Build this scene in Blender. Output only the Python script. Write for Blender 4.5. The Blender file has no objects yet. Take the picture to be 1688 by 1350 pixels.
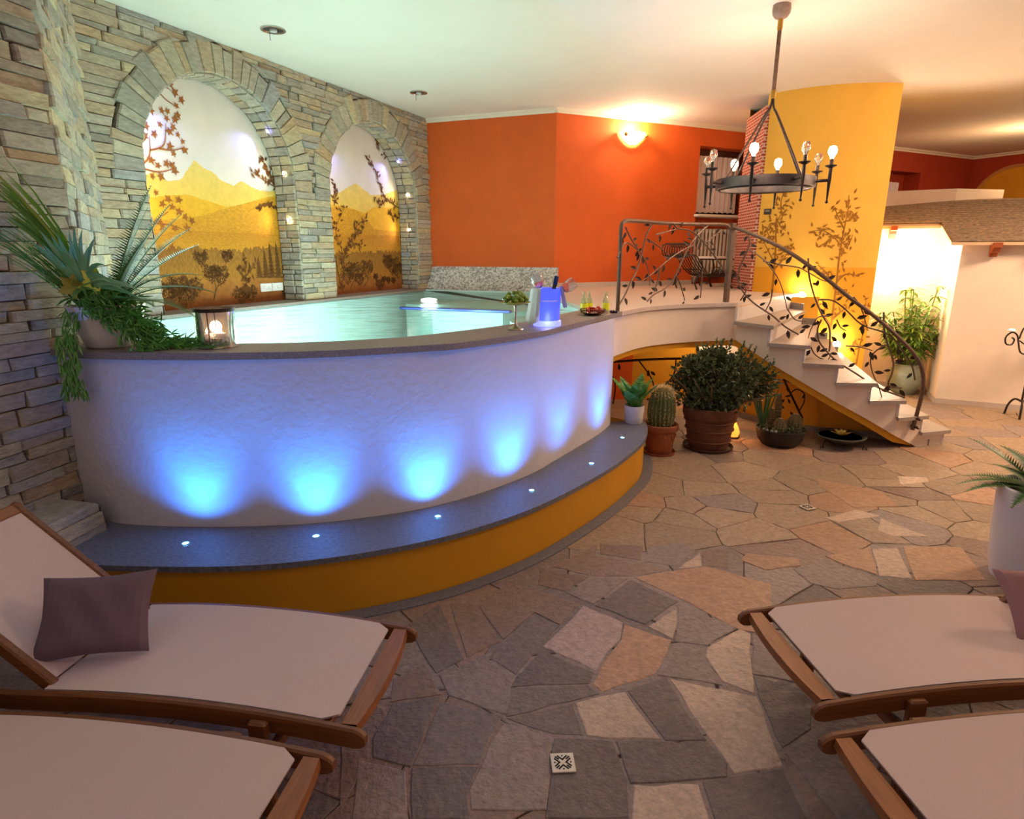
import bpy, math, random
from mathutils import Vector, Matrix
random.seed(7)
SC = bpy.context.scene
COL = SC.collection
PI = math.pi

# ---------------------------------------------------------------- camera, world, light, exposure
cam_d = bpy.data.cameras.new('camera')
cam_d.sensor_width = 36.0
cam_d.lens = 36.0 * 1000.0 / 1688.0
cam_d.clip_start = 0.02
cam = bpy.data.objects.new('camera', cam_d)
COL.objects.link(cam)
cam.location = (0, 0, 1.75)
cam.rotation_euler = (math.radians(90 - 14.574), 0, 0)
SC.camera = cam
SC.view_settings.view_transform = 'Standard'
SC.view_settings.look = 'None'
SC.view_settings.gamma = 1
SC.view_settings.use_curve_mapping = False
SC.view_settings.exposure = 0.0
SC.cycles.max_bounces = 6
SC.cycles.diffuse_bounces = 3
SC.cycles.glossy_bounces = 3
SC.cycles.transmission_bounces = 6
SC.cycles.transparent_max_bounces = 8
w = bpy.data.worlds.new('world')
SC.world = w
w.use_nodes = True
w.node_tree.nodes['Background'].inputs[0].default_value = (1.0, 0.74, 0.68, 1)
w.node_tree.nodes['Background'].inputs[1].default_value = 0.30

def lamp(name, kind, loc, power, color, size=0.05, target=None, spot=None, blend=0.4, parent=None):
    l = bpy.data.lights.new(name, kind)
    l.energy = power
    l.color = color
    if kind == 'AREA':
        l.shape = 'DISK'
        l.size = size
    else:
        l.shadow_soft_size = size
    if spot:
        l.spot_size = math.radians(spot)
        l.spot_blend = blend
    o = bpy.data.objects.new(name, l)
    COL.objects.link(o)
    o.location = loc
    if target is not None:
        o.rotation_euler = (Vector(target) - Vector(loc)).to_track_quat('-Z', 'Y').to_euler()
    if parent is not None:
        o.parent = parent
        o.location = Vector(loc) - parent.location
    return o

WARM = (1.0, 0.66, 0.36)
# out of sight: fill added in the hall, lamps of the hut passage
lamp('hall_fill', 'AREA', (1.2, 0.6, 3.4), 12, (1.0, 0.66, 0.56), 1.6, (0.9, 1.2, 0))  # added soft fill for the loungers, stands for unseen lights behind the camera
lamp('passage_ceiling_lamp', 'AREA', (6.2, 4.6, 3.3), 150, (1.0, 0.69, 0.45), 0.9, (5.0, 5.8, 0))
lamp('hall_side_fill', 'AREA', (-2.0, 1.0, 3.4), 4, (0.80, 0.80, 1.0), 1.2, (-1.6, 3.4, 1.0))  # added cool fill without a fitting, aimed at the pool wall
lamp('hut_wall_lamp_light', 'POINT', (4.86, 7.95, 1.62), 105, (1.0, 0.80, 0.58), 0.15)
lamp('far_passage_lamp', 'POINT', (7.6, 9.6, 3.1), 40, (1.0, 0.62, 0.30), 0.3)

# ---------------------------------------------------------------- helpers
def srgb(h):
    if isinstance(h, str):
        h = h.lstrip('#')
        c = [int(h[i:i + 2], 16) / 255 for i in (0, 2, 4)]
    else:
        c = list(h)
    return tuple((v / 12.92 if v <= .04045 else ((v + .055) / 1.055) ** 2.4) for v in c)

MATS = {}

def mat(name, color='#808080', rough=0.6, metal=0.0, var=0.0, vscale=6.0, stretch=(1, 1, 1), bump=0.0, bscale=60.0,
        emit=None, estr=0.0, ramp=None, objcol=False, islands=False, trans=0.0, alpha=1.0, coord='pos', spec=0.5, detail=4.0, sheen=0.0, subsurf=0.0):
    """node material: base colour (ramp of colours by object/island random), noise mottling, noise relief"""
    if name in MATS:
        return MATS[name]
    m = bpy.data.materials.new(name)
    m.use_nodes = True
    nt = m.node_tree
    N, K = nt.nodes, nt.links
    b = N['Principled BSDF']
    b.inputs['Roughness'].default_value = rough
    b.inputs['Metallic'].default_value = metal
    b.inputs['Specular IOR Level'].default_value = spec
    if trans:
        b.inputs['Transmission Weight'].default_value = trans
    b.inputs['Alpha'].default_value = alpha
    if subsurf:
        b.inputs['Sheen Weight'].default_value = subsurf
    base = None
    if ramp:
        oi = N.new('ShaderNodeObjectInfo')
        ge = N.new('ShaderNodeNewGeometry')
        ad = N.new('ShaderNodeMath'); ad.operation = 'ADD'
        fr = N.new('ShaderNodeMath'); fr.operation = 'FRACT'
        K.new(oi.outputs['Random'], ad.inputs[0])
        if islands:
            K.new(ge.outputs['Random Per Island'], ad.inputs[1])
        else:
            ad.inputs[1].default_value = 0
        K.new(ad.outputs[0], fr.inputs[0])
        cr = N.new('ShaderNodeValToRGB')
        cr.color_ramp.interpolation = 'LINEAR'
        els = cr.color_ramp.elements
        while len(els) < len(ramp):
            els.new(0.5)
        for i, c in enumerate(ramp):
            els[i].position = i / (len(ramp) - 1)
            els[i].color = (*srgb(c), 1)
        K.new(fr.outputs[0], cr.inputs[0])
        base = cr.outputs[0]
    elif objcol:
        oi = N.new('ShaderNodeObjectInfo')
        base = oi.outputs['Color']
    if var or bump:
        if coord == 'pos':
            ge2 = N.new('ShaderNodeNewGeometry'); src = ge2.outputs['Position']
        else:
            tc = N.new('ShaderNodeTexCoord'); src = tc.outputs['Object']
        mp = N.new('ShaderNodeMapping')
        mp.inputs['Scale'].default_value = stretch
        K.new(src, mp.inputs[0])
    if var:
        nz = N.new('ShaderNodeTexNoise')
        nz.inputs['Scale'].default_value = vscale
        nz.inputs['Detail'].default_value = detail
        nz.inputs['Roughness'].default_value = 0.65
        K.new(mp.outputs[0], nz.inputs['Vector'])
        mr = N.new('ShaderNodeMapRange')
        mr.inputs['From Min'].default_value = 0.3
        mr.inputs['From Max'].default_value = 0.7
        mr.inputs['To Min'].default_value = 1 - var
        mr.inputs['To Max'].default_value = 1 + var
        mr.clamp = False
        K.new(nz.outputs['Fac'], mr.inputs[0])
        mx = N.new('ShaderNodeVectorMath'); mx.operation = 'SCALE'
        if base is not None:
            K.new(base, mx.inputs[0])
        else:
            mx.inputs[0].default_value = srgb(color)
        K.new(mr.outputs[0], mx.inputs['Scale'])
        base = mx.outputs[0]
    if base is not None:
        K.new(base, b.inputs['Base Color'])
    else:
        b.inputs['Base Color'].default_value = (*srgb(color), 1)
    if bump:
        nb = N.new('ShaderNodeTexNoise')
        nb.inputs['Scale'].default_value = bscale
        nb.inputs['Detail'].default_value = 5
        K.new(mp.outputs[0], nb.inputs['Vector'])
        bp = N.new('ShaderNodeBump')
        bp.inputs['Strength'].default_value = bump
        bp.inputs['Distance'].default_value = 0.01
        K.new(nb.outputs['Fac'], bp.inputs['Height'])
        K.new(bp.outputs[0], b.inputs['Normal'])
    if emit:
        b.inputs['Emission Color'].default_value = (*srgb(emit), 1)
        b.inputs['Emission Strength'].default_value = estr
    MATS[name] = m
    return m

def V(*a):
    return Vector(a)

class MB:
    def __init__(s):
        s.v = []
        s.f = []

    def add(s, vs, fs):
        k = len(s.v)
        s.v += [tuple(p) for p in vs]
        s.f += [tuple(i + k for i in f) for f in fs]
        return s

    def quad(s, *p):
        return s.add(p, [tuple(range(len(p)))])

    def box(s, c, size, rz=0.0, rot=None):
        x, y, z = (v / 2 for v in size)
        M = rot if rot is not None else Matrix.Rotation(rz, 3, 'Z')
        vs = [Vector(c) + M @ Vector((a * x, b * y, g * z)) for g in (-1, 1) for a, b in ((-1, -1), (1, -1), (1, 1), (-1, 1))]
        return s.add(vs, [(3, 2, 1, 0), (4, 5, 6, 7), (0, 1, 5, 4), (1, 2, 6, 5), (2, 3, 7, 6), (3, 0, 4, 7)])

    def bbox(s, c, size, bev=0.005, rz=0.0, rot=None):
        """box with chamfered edges"""
        x, y, z = (v / 2 for v in size)
        b = min(bev, x * .49, y * .49, z * .49)
        M = rot if rot is not None else Matrix.Rotation(rz, 3, 'Z')
        def oct_(hx, hy):
            return [(-hx + b, -hy), (hx - b, -hy), (hx, -hy + b), (hx, hy - b), (hx - b, hy), (-hx + b, hy), (-hx, hy - b), (-hx, -hy + b)]
        def rect(hx, hy):
            return [(-hx, -hy), (hx, -hy), (hx, -hy), (hx, hy), (hx, hy), (-hx, hy), (-hx, hy), (-hx, -hy)]
        rings = [([(px * (x - b) / x, py * (y - b) / y) for px, py in oct_(x, y)], -z), (oct_(x, y), -z + b), (oct_(x, y), z - b),
                 ([(px * (x - b) / x, py * (y - b) / y) for px, py in oct_(x, y)], z)]
        vs = []
        for r, zz in rings:
            vs += [Vector(c) + M @ Vector((px, py, zz)) for px, py in r]
        fs = [tuple(reversed(range(8))), tuple(range(24, 32))]
        for k in range(3):
            for i in range(8):
                j = (i + 1) % 8
                fs.append((k * 8 + i, k * 8 + j, k * 8 + 8 + j, k * 8 + 8 + i))
        return s.add(vs, fs)

    def tube(s, pts, r, n=6, caps=True, flat=1.0, up=None):
        pts = [Vector(p) for p in pts]
        m = len(pts)
        rs = r if isinstance(r, (list, tuple)) else [r] * m
        T = []
        for i in range(m):
            t = pts[min(i + 1, m - 1)] - pts[max(i - 1, 0)]
            T.append(t.normalized() if t.length > 1e-9 else Vector((0, 0, 1)))
        a = Vector(up) if up is not None else (Vector((0, 0, 1)) if abs(T[0].z) < .9 else Vector((1, 0, 0)))
        vs, fs = [], []
        nrm = None
        for i in range(m):
            if nrm is None or up is not None:
                nrm = (a - T[i] * a.dot(T[i])).normalized()
            else:
                nrm = (nrm - T[i] * nrm.dot(T[i]))
                nrm = nrm.normalized() if nrm.length > 1e-6 else a
            bn = T[i].cross(nrm)
            for k in range(n):
                an = 2 * PI * (k + .5) / n
                vs.append(pts[i] + nrm * math.cos(an) * rs[i] * flat + bn * math.sin(an) * rs[i])
        for i in range(m - 1):
            for k in range(n):
                j = (k + 1) % n
                fs.append((i * n + k, i * n + j, (i + 1) * n + j, (i + 1) * n + k))
        if caps:
            fs.append(tuple(reversed(range(n))))
            fs.append(tuple((m - 1) * n + k for k in range(n)))
        return s.add(vs, fs)

    def lathe(s, prof, n=24, c=(0, 0, 0), sx=1.0, sy=1.0, fn=None, close=True):
        vs, fs = [], []
        for i, (r, z) in enumerate(prof):
            for k in range(n):
                a = 2 * PI * k / n
                q = r * (fn(a, z) if fn else 1)
                vs.append((c[0] + q * math.cos(a) * sx, c[1] + q * math.sin(a) * sy, c[2] + z))
        m = len(prof)
        for i in range(m - 1):
            for k in range(n):
                j = (k + 1) % n
                fs.append((i * n + k, i * n + j, (i + 1) * n + j, (i + 1) * n + k))
        if close:
            fs.append(tuple(reversed(range(n))))
            fs.append(tuple((m - 1) * n + k for k in range(n)))
        return s.add(vs, fs)

    def prism(s, poly, z0, z1, bev=0.0):
        n = len(poly)
        if bev:
            cx = sum(p[0] for p in poly) / n
            cy = sum(p[1] for p in poly) / n
            ins = []
            for (x, y) in poly:
                dx, dy = cx - x, cy - y
                l = math.hypot(dx, dy) or 1
                ins.append((x + dx / l * bev, y + dy / l * bev))
            vs = [(*p, z0) for p in poly] + [(*p, z1 - bev * .6) for p in poly] + [(*p, z1) for p in ins]
            fs = [tuple(range(2 * n, 3 * n))]
            for k in (0, 1):
                for i in range(n):
                    j = (i + 1) % n
                    fs.append((k * n + i, k * n + j, (k + 1) * n + j, (k + 1) * n + i))
            return s.add(vs, fs)
        vs = [(*p, z0) for p in poly] + [(*p, z1) for p in poly]
        fs = [tuple(reversed(range(n))), tuple(range(n, 2 * n))]
        for i in range(n):
            j = (i + 1) % n
            fs.append((i, j, n + j, n + i))
        return s.add(vs, fs)

    def strip(s, a, b):
        """faces between two polylines of equal length"""
        n = len(a)
        return s.add(list(a) + list(b), [(i, i + 1, n + i + 1, n + i) for i in range(n - 1)])

    def sphere(s, c, r, n=10, m=7, sz=1.0):
        prof = [(max(1e-4, r * math.sin(PI * i / m)), -r * sz * math.cos(PI * i / m)) for i in range(m + 1)]
        return s.lathe(prof, n, c)

    def leaf(s, base, dirv, up, L, W, bend=0.0, fold=0.12):
        base = Vector(base); d = Vector(dirv).normalized(); u = Vector(up)
        side = d.cross(u)
        side = side.normalized() if side.length > 1e-6 else Vector((1, 0, 0))
        u = side.cross(d).normalized()
        pts = []
        for t, wv in ((0, 0.0), (.33, .9), (.66, .75), (1, 0)):
            c = base + d * L * t - u * bend * L * t * t
            pts.append((c, wv * W / 2))
        vs = [pts[0][0], pts[1][0] + side * pts[1][1] + u * fold * W, pts[1][0], pts[1][0] - side * pts[1][1] + u * fold * W,
              pts[2][0] + side * pts[2][1] + u * fold * W, pts[2][0], pts[2][0] - side * pts[2][1] + u * fold * W, pts[3][0]]
        return s.add(vs, [(0, 2, 1), (0, 3, 2), (1, 2, 5, 4), (2, 3, 6, 5), (4, 5, 7), (5, 6, 7)])

    def blade(s, pts, w0, up=(0, 0, 1), taper=True):
        """thin curved blade along points"""
        pts = [Vector(p) for p in pts]
        m = len(pts)
        a, b = [], []
        for i, p in enumerate(pts):
            t = (pts[min(i + 1, m - 1)] - pts[max(i - 1, 0)]).normalized()
            sd = t.cross(Vector(up))
            sd = sd.normalized() if sd.length > 1e-6 else Vector((1, 0, 0))
            u = i / (m - 1)
            ww = w0 * ((math.sin(PI * min(1, .25 + .75 * u))) if taper else 1) * .5 + .0006
            a.append(p + sd * ww)
            b.append(p - sd * ww)
        return s.strip(a, b)

    def build(s, name, material, parent=None, smooth=False, local=True, kind=None, label=None):
        me = bpy.data.meshes.new(name)
        vs = s.v
        if parent is not None and not local:
            l = parent.location
            vs = [(p[0] - l[0], p[1] - l[1], p[2] - l[2]) for p in vs]
        me.from_pydata(vs, [], s.f)
        me.update()
        if smooth:
            me.polygons.foreach_set('use_smooth', [True] * len(me.polygons))
            try:
                me.set_sharp_from_angle(angle=math.radians(42))
            except Exception:
                pass
        if material:
            me.materials.append(material)
        o = bpy.data.objects.new(name, me)
        COL.objects.link(o)
        if parent is not None:
            o.parent = parent
        if kind:
            o['kind'] = kind
        if label:
            o['label'] = label
        return o

def link(name, mesh, parent=None, loc=(0, 0, 0), rot=None, scale=None):
    o = bpy.data.objects.new(name, mesh)
    COL.objects.link(o)
    o.parent = parent
    o.location = loc
    if rot is not None:
        o.rotation_euler = rot
    if scale is not None:
        o.scale = scale
    return o

def tag(o, label, cat, group=None):
    o['label'] = label
    o['category'] = cat
    if group:
        o['group'] = group
    return o

def thing(name, label, cat, loc=(0, 0, 0), rz=0.0, group=None):
    o = bpy.data.objects.new(name, None)
    COL.objects.link(o)
    o.location = loc
    o.rotation_euler = (0, 0, rz)
    return tag(o, label, cat, group)

def struct(o, label=None):
    o['kind'] = 'structure'
    if label:
        o['label'] = label
    return o

def root_struct(name, label):
    o = bpy.data.objects.new(name, None)
    COL.objects.link(o)
    o['kind'] = 'structure'
    o['label'] = label
    return o

def smooth_path(pts, n=8):
    """Catmull-Rom through points"""
    P = [Vector(p) for p in pts]
    out = []
    for i in range(len(P) - 1):
        p0 = P[max(i - 1, 0)]; p1 = P[i]; p2 = P[i + 1]; p3 = P[min(i + 2, len(P) - 1)]
        for k in range(n):
            t = k / n
            out.append(.5 * ((2 * p1) + (p2 - p0) * t + (2 * p0 - 5 * p1 + 4 * p2 - p3) * t * t + (3 * p1 - p0 - 3 * p2 + p3) * t ** 3))
    out.append(P[-1])
    return out

def offset2(path, dist):
    out = []
    m = len(path)
    for i, p in enumerate(path):
        t = path[min(i + 1, m - 1)] - path[max(i - 1, 0)]
        t = Vector((t[0], t[1])).normalized()
        out.append(Vector((p[0] - t[1] * dist, p[1] + t[0] * dist)))
    return out

def ribbon(path, z0, z1):
    mb = MB()
    return mb.strip([(p[0], p[1], z0) for p in path], [(p[0], p[1], z1) for p in path])

def band_solid(outer, inner, z0, z1):
    """closed solid between two plan polylines of equal length"""
    poly = [(p[0], p[1]) for p in outer] + [(p[0], p[1]) for p in reversed(inner)]
    mb = MB()
    n = len(outer)
    for z, flip in ((z0, True), (z1, False)):
        a = [(p[0], p[1], z) for p in outer]; b = [(p[0], p[1], z) for p in inner]
        mb.strip(b, a) if flip else mb.strip(a, b)
    k = len(poly)
    vs = [(*p, z0) for p in poly] + [(*p, z1) for p in poly]
    mb.add(vs, [(i, (i + 1) % k, k + (i + 1) % k, k + i) for i in range(k)])
    return mb

def resample(path, n):
    L = [0]
    for a, b in zip(path[:-1], path[1:]):
        L.append(L[-1] + (b - a).length)
    out = []
    for i in range(n):
        t = L[-1] * i / (n - 1)
        k = max(j for j in range(len(L)) if L[j] <= t + 1e-9)
        k = min(k, len(path) - 2)
        u = (t - L[k]) / max(1e-9, L[k + 1] - L[k])
        out.append(path[k].lerp(path[k + 1], min(1, u)))
    return out

# ---------------------------------------------------------------- materials
orange = mat('orange_plaster', '#DA5E1C', .75, var=.06, vscale=3, bump=.08, bscale=40)
red_orange = mat('red_orange_plaster', '#A8381A', .75, var=.08, vscale=3, bump=.08, bscale=40)
yellow = mat('yellow_plaster', '#F5BC48', .75, var=.05, vscale=2.5, bump=.06, bscale=40)
ochre = mat('ochre_plaster', '#DC9A12', .6, var=.06, vscale=3, bump=.06, bscale=40)
white_pl = mat('white_plaster', '#D9D2D2', .85, var=.03, vscale=4, bump=.35, bscale=28)
hut_pl = mat('hut_plaster', '#F0DCC8', .8, var=.03, vscale=4, bump=.12, bscale=30)
ceil_m = mat('ceiling_paint', '#F2EADF', .85, var=.02, vscale=2)
granite = mat('warm_granite', '#8C8078', .55, var=.30, vscale=120, bump=.15, bscale=150, detail=2)
granite_b = mat('bench_granite', '#70727A', .45, var=.42, vscale=46, stretch=(1, 2.6, 1), bump=.2, bscale=60, detail=5)
granite_l = mat('pale_granite', '#C9B8AC', .5, var=.16, vscale=110, detail=2)
tread_m = mat('tread_granite', '#A89A90', .5, var=.2, vscale=110, detail=2)
riser_m = mat('step_marble', '#D9D0CC', .5, var=.12, vscale=90, detail=2)
stone_m = mat('schist_stone', rough=.85, ramp=['#A89E8C', '#BBB096', '#989488', '#C4B48E', '#AE9A7E', '#9E9D9A', '#B69C78', '#B4AB9A', '#908A7E', '#C3B89E'],
              islands=True, var=.24, vscale=14, stretch=(1, 1, 3.2), bump=.9, bscale=36)
mortar = mat('dark_joint', '#3A352C', .95, var=.2, vscale=30)
slab_m = mat('paving_slab', objcol=True, rough=.6, var=.26, vscale=34, bump=.9, bscale=42, detail=12)
grout = mat('floor_grout', '#7C6A5A', .85, var=.2, vscale=40, bump=.3, bscale=80)
iron = mat('wrought_iron', '#6A5446', .5, .55, var=.2, vscale=30)
dark_iron = mat('dark_iron', '#3A2E28', .5, .5, var=.2, vscale=30)
chrome = mat('brushed_steel', '#C8C4BE', .25, 1.0)
wood = mat('teak', '#77461F', .42, var=.28, vscale=9, stretch=(.6, 14, 14), bump=.12, bscale=30, coord='obj')
wood_y = mat('teak_cross', '#93582A', .40, var=.28, vscale=9, stretch=(14, .6, 14), bump=.12, bscale=30, coord='obj')
canvas = mat('sling_canvas', '#D4BBB2', .85, var=.03, vscale=160, bump=.25, bscale=420, coord='obj')
cushion_m = mat('mauve_cotton', '#6C5560', .9, var=.06, vscale=12, bump=.35, bscale=14, coord='obj')
cushion_p = mat('rose_cotton', '#A07472', .9, var=.06, vscale=12, bump=.35, bscale=14, coord='obj')
terracotta = mat('terracotta', '#96512C', .8, var=.30, vscale=9, bump=.3, bscale=40)
terracotta_d = mat('weathered_terracotta', '#6E4026', .85, var=.35, vscale=7, bump=.4, bscale=30)
soil = mat('potting_soil', '#2E2118', .95, var=.3, vscale=60, bump=.6, bscale=60)
white_gl = mat('white_glaze', '#EDE6E2', .35)
concrete_w = mat('pale_concrete', '#D8D2CE', .8, var=.12, vscale=14, bump=.3, bscale=30)
frosted = mat('opal_glass', '#FFF4E4', .4, emit='#FFD9A0', estr=6.0)
bulb_on = mat('lit_bulb', '#FFF2DC', .3, emit='#FFD8A8', estr=60.0)
bulb_off = mat('clear_bulb', '#FFFFFF', .02, trans=.95)
glass = mat('clear_glass', '#FFFFFF', .02, trans=.97)
leaf_d = mat('dark_leaf', ramp=['#345A28', '#4C763A', '#3E6A30', '#5E8A48'], islands=True, rough=.45)
leaf_g = mat('green_leaf', ramp=['#4A8E38', '#68A84C', '#3F7A32', '#88BC5C'], islands=True, rough=.5)
leaf_b = mat('bright_leaf', ramp=['#6FA040', '#8FB84C', '#56903A', '#B0BC50'], islands=True, rough=.5)
leaf_jade = mat('jade_leaf', ramp=['#4E5836', '#687448', '#3C4826', '#848F5C'], islands=True, rough=.35)
leaf_pale = mat('pale_leaf', ramp=['#74C088', '#A0D8A8', '#5CAA74'], islands=True, rough=.5)
paint_br = mat('brown_paint', '#7A4A12', .9)
curtain_m = mat('white_curtain', '#E9DDE2', .9, var=.03, vscale=40)
# ---------------------------------------------------------------- measured outlines (metres)
TRACED= [('P',[(0.364,2.736),(0.54,2.59),(0.502,2.45),(0.423,2.35),(0.358,2.228),(0.137,2.399)]),('O',[(0.544,2.575),(0.742,2.45),(0.674,2.303),(0.607,2.211),(0.367,2.103),(0.331,2.15),(0.419,2.327),(0.504,2.45)]),('L',[(0.829,2.701),(0.799,2.575),(0.745,2.453),(0.647,2.553)]),('D',[(0.652,2.987),(0.858,2.767),(0.644,2.565),(0.419,2.727)]),('G',[(0.432,3.0),(0.641,3.0),(0.418,2.742),(0.368,2.773),(0.286,2.849)]),('G',[(0.842,2.731),(1.086,2.549),(0.89,2.403),(0.748,2.438),(0.807,2.599)]),('G',[(0.745,2.429),(0.877,2.393),(0.857,2.336),(0.876,2.141),(0.612,2.206),(0.665,2.318)]),('L',[(1.092,2.541),(1.124,2.499),(1.058,2.318),(0.984,2.093),(0.877,2.168),(0.857,2.336),(0.885,2.399)]),('O',[(0.673,3.005),(0.873,3.07),(1.114,3.131),(1.401,2.942),(1.227,2.487),(1.083,2.52),(0.903,2.75)]),('L',[(0.661,2.19),(0.863,2.125),(0.991,2.083),(0.985,2.004),(0.951,1.747),(0.946,1.735),(0.764,1.701),(0.713,1.921)]),('D',[(0.469,2.114),(0.651,2.195),(0.699,1.921),(0.718,1.851),(0.562,1.847),(0.517,1.976)]),('L',[(0.249,2.045),(0.462,2.11),(0.552,1.857),(0.383,1.857),(0.274,1.873)]),('D',[(-0.026,1.962),(0.244,2.045),(0.266,1.875),(0.155,1.879),(0.07,1.912)]),('D',[(-0.009,2.13),(0.321,2.146),(0.357,2.096),(0.24,2.051),(-0.026,1.967)]),('D',[(0.131,2.383),(0.353,2.225),(0.326,2.154),(-0.009,2.132),(0.016,2.199)]),('D',[(0.115,2.641),(0.228,2.56),(0.137,2.399),(0.016,2.207),(-0.095,2.311),(-0.072,2.38)]),('G',[(-0.312,2.207),(-0.082,2.375),(-0.101,2.311),(0.016,2.199),(-0.021,1.977),(-0.26,2.083)]),('D',[(-0.285,2.057),(-0.035,1.977),(-0.08,1.857),(-0.112,1.74),(-0.353,1.737),(-0.32,1.907)]),('D',[(-0.476,2.045),(-0.288,2.083),(-0.321,1.918),(-0.352,1.729),(-0.498,1.773),(-0.518,1.862)]),('B',[(-0.503,2.185),(-0.382,2.288),(-0.284,2.09),(-0.49,2.045)]),('D',[(-0.375,2.752),(-0.212,2.311),(-0.322,2.214),(-0.444,2.433),(-0.499,2.575)]),('B',[(-0.317,2.752),(-0.175,2.752),(-0.052,2.433),(-0.198,2.319)]),('B',[(-0.174,2.731),(-0.011,2.964),(0.354,2.752),(0.234,2.565),(0.116,2.671),(-0.042,2.45)]),('G',[(-0.03,1.941),(0.15,1.873),(0.112,1.563),(-0.133,1.563),(-0.145,1.636),(-0.083,1.841)]),('D',[(0.154,1.868),(0.373,1.851),(0.394,1.686),(0.373,1.535),(0.103,1.535),(0.137,1.788)]),('D',[(0.377,1.849),(0.72,1.851),(0.759,1.748),(0.739,1.691),(0.397,1.665)]),('L',[(0.409,1.663),(0.631,1.665),(0.627,1.519),(0.374,1.519)]),('D',[(0.641,1.672),(0.943,1.728),(0.938,1.519),(0.638,1.519)]),('D',[(1.02,2.206),(1.24,2.125),(1.127,1.903),(0.977,1.814),(0.988,2.014)]),('G',[(1.128,2.499),(1.236,2.445),(1.238,2.135),(1.018,2.212)]),('G',[(0.974,1.794),(1.122,1.894),(1.217,1.868),(1.158,1.519),(1.039,1.519)]),('B',[(0.969,1.782),(1.034,1.519),(0.949,1.519),(0.95,1.701)]),('G',[(-0.546,1.768),(-0.366,1.719),(-0.327,1.527),(-0.508,1.527)]),('D',[(-0.352,1.731),(-0.116,1.737),(-0.144,1.619),(-0.13,1.527),(-0.319,1.527)]),('B',[(-0.646,1.895),(-0.539,1.918),(-0.505,1.768),(-0.54,1.619),(-0.549,1.543)]),('B',[(0.451,3.26),(0.748,3.178),(0.898,3.086),(0.663,3.012),(0.435,3.024)]),('B',[(0.54,3.405),(0.803,3.375),(0.751,3.191),(0.521,3.274)]),('G',[(0.831,3.375),(1.068,3.421),(1.111,3.302),(0.934,3.125),(0.761,3.178)]),('L',[(1.122,3.294),(1.085,3.125),(0.94,3.099)]),('B',[(1.136,3.317),(1.31,3.346),(1.225,3.099),(1.093,3.13)]),('B',[(0.157,3.086),(0.427,3.012),(0.281,2.86),(0.138,2.928)]),('B',[(0.225,3.125),(0.525,3.405),(0.429,3.024)]),('L',[(2.175,3.343),(2.339,3.35),(2.2,2.989),(2.031,3.02)]),('G',[(1.589,3.099),(1.83,3.217),(2.022,3.004),(1.961,2.914),(1.727,2.885),(1.614,2.944)]),('O',[(1.394,3.288),(1.684,3.217),(1.654,3.132),(1.433,3.083),(1.327,3.2)]),('O',[(1.847,3.252),(2.182,3.362),(2.03,3.026),(1.888,3.166)]),('O',[(2.384,3.38),(2.737,3.362),(2.595,2.974),(2.204,2.974)]),('L',[(2.483,3.778),(2.632,3.498),(2.393,3.498),(2.349,3.58)]),('L',[(2.394,3.921),(2.512,3.81),(2.172,3.71),(2.109,3.778)]),('L',[(3.079,4.572),(3.303,4.54),(3.263,4.446),(2.997,4.384)]),('O',[(2.404,4.508),(2.77,4.267),(2.741,3.971),(2.398,3.946),(2.351,4.354)])]
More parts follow.
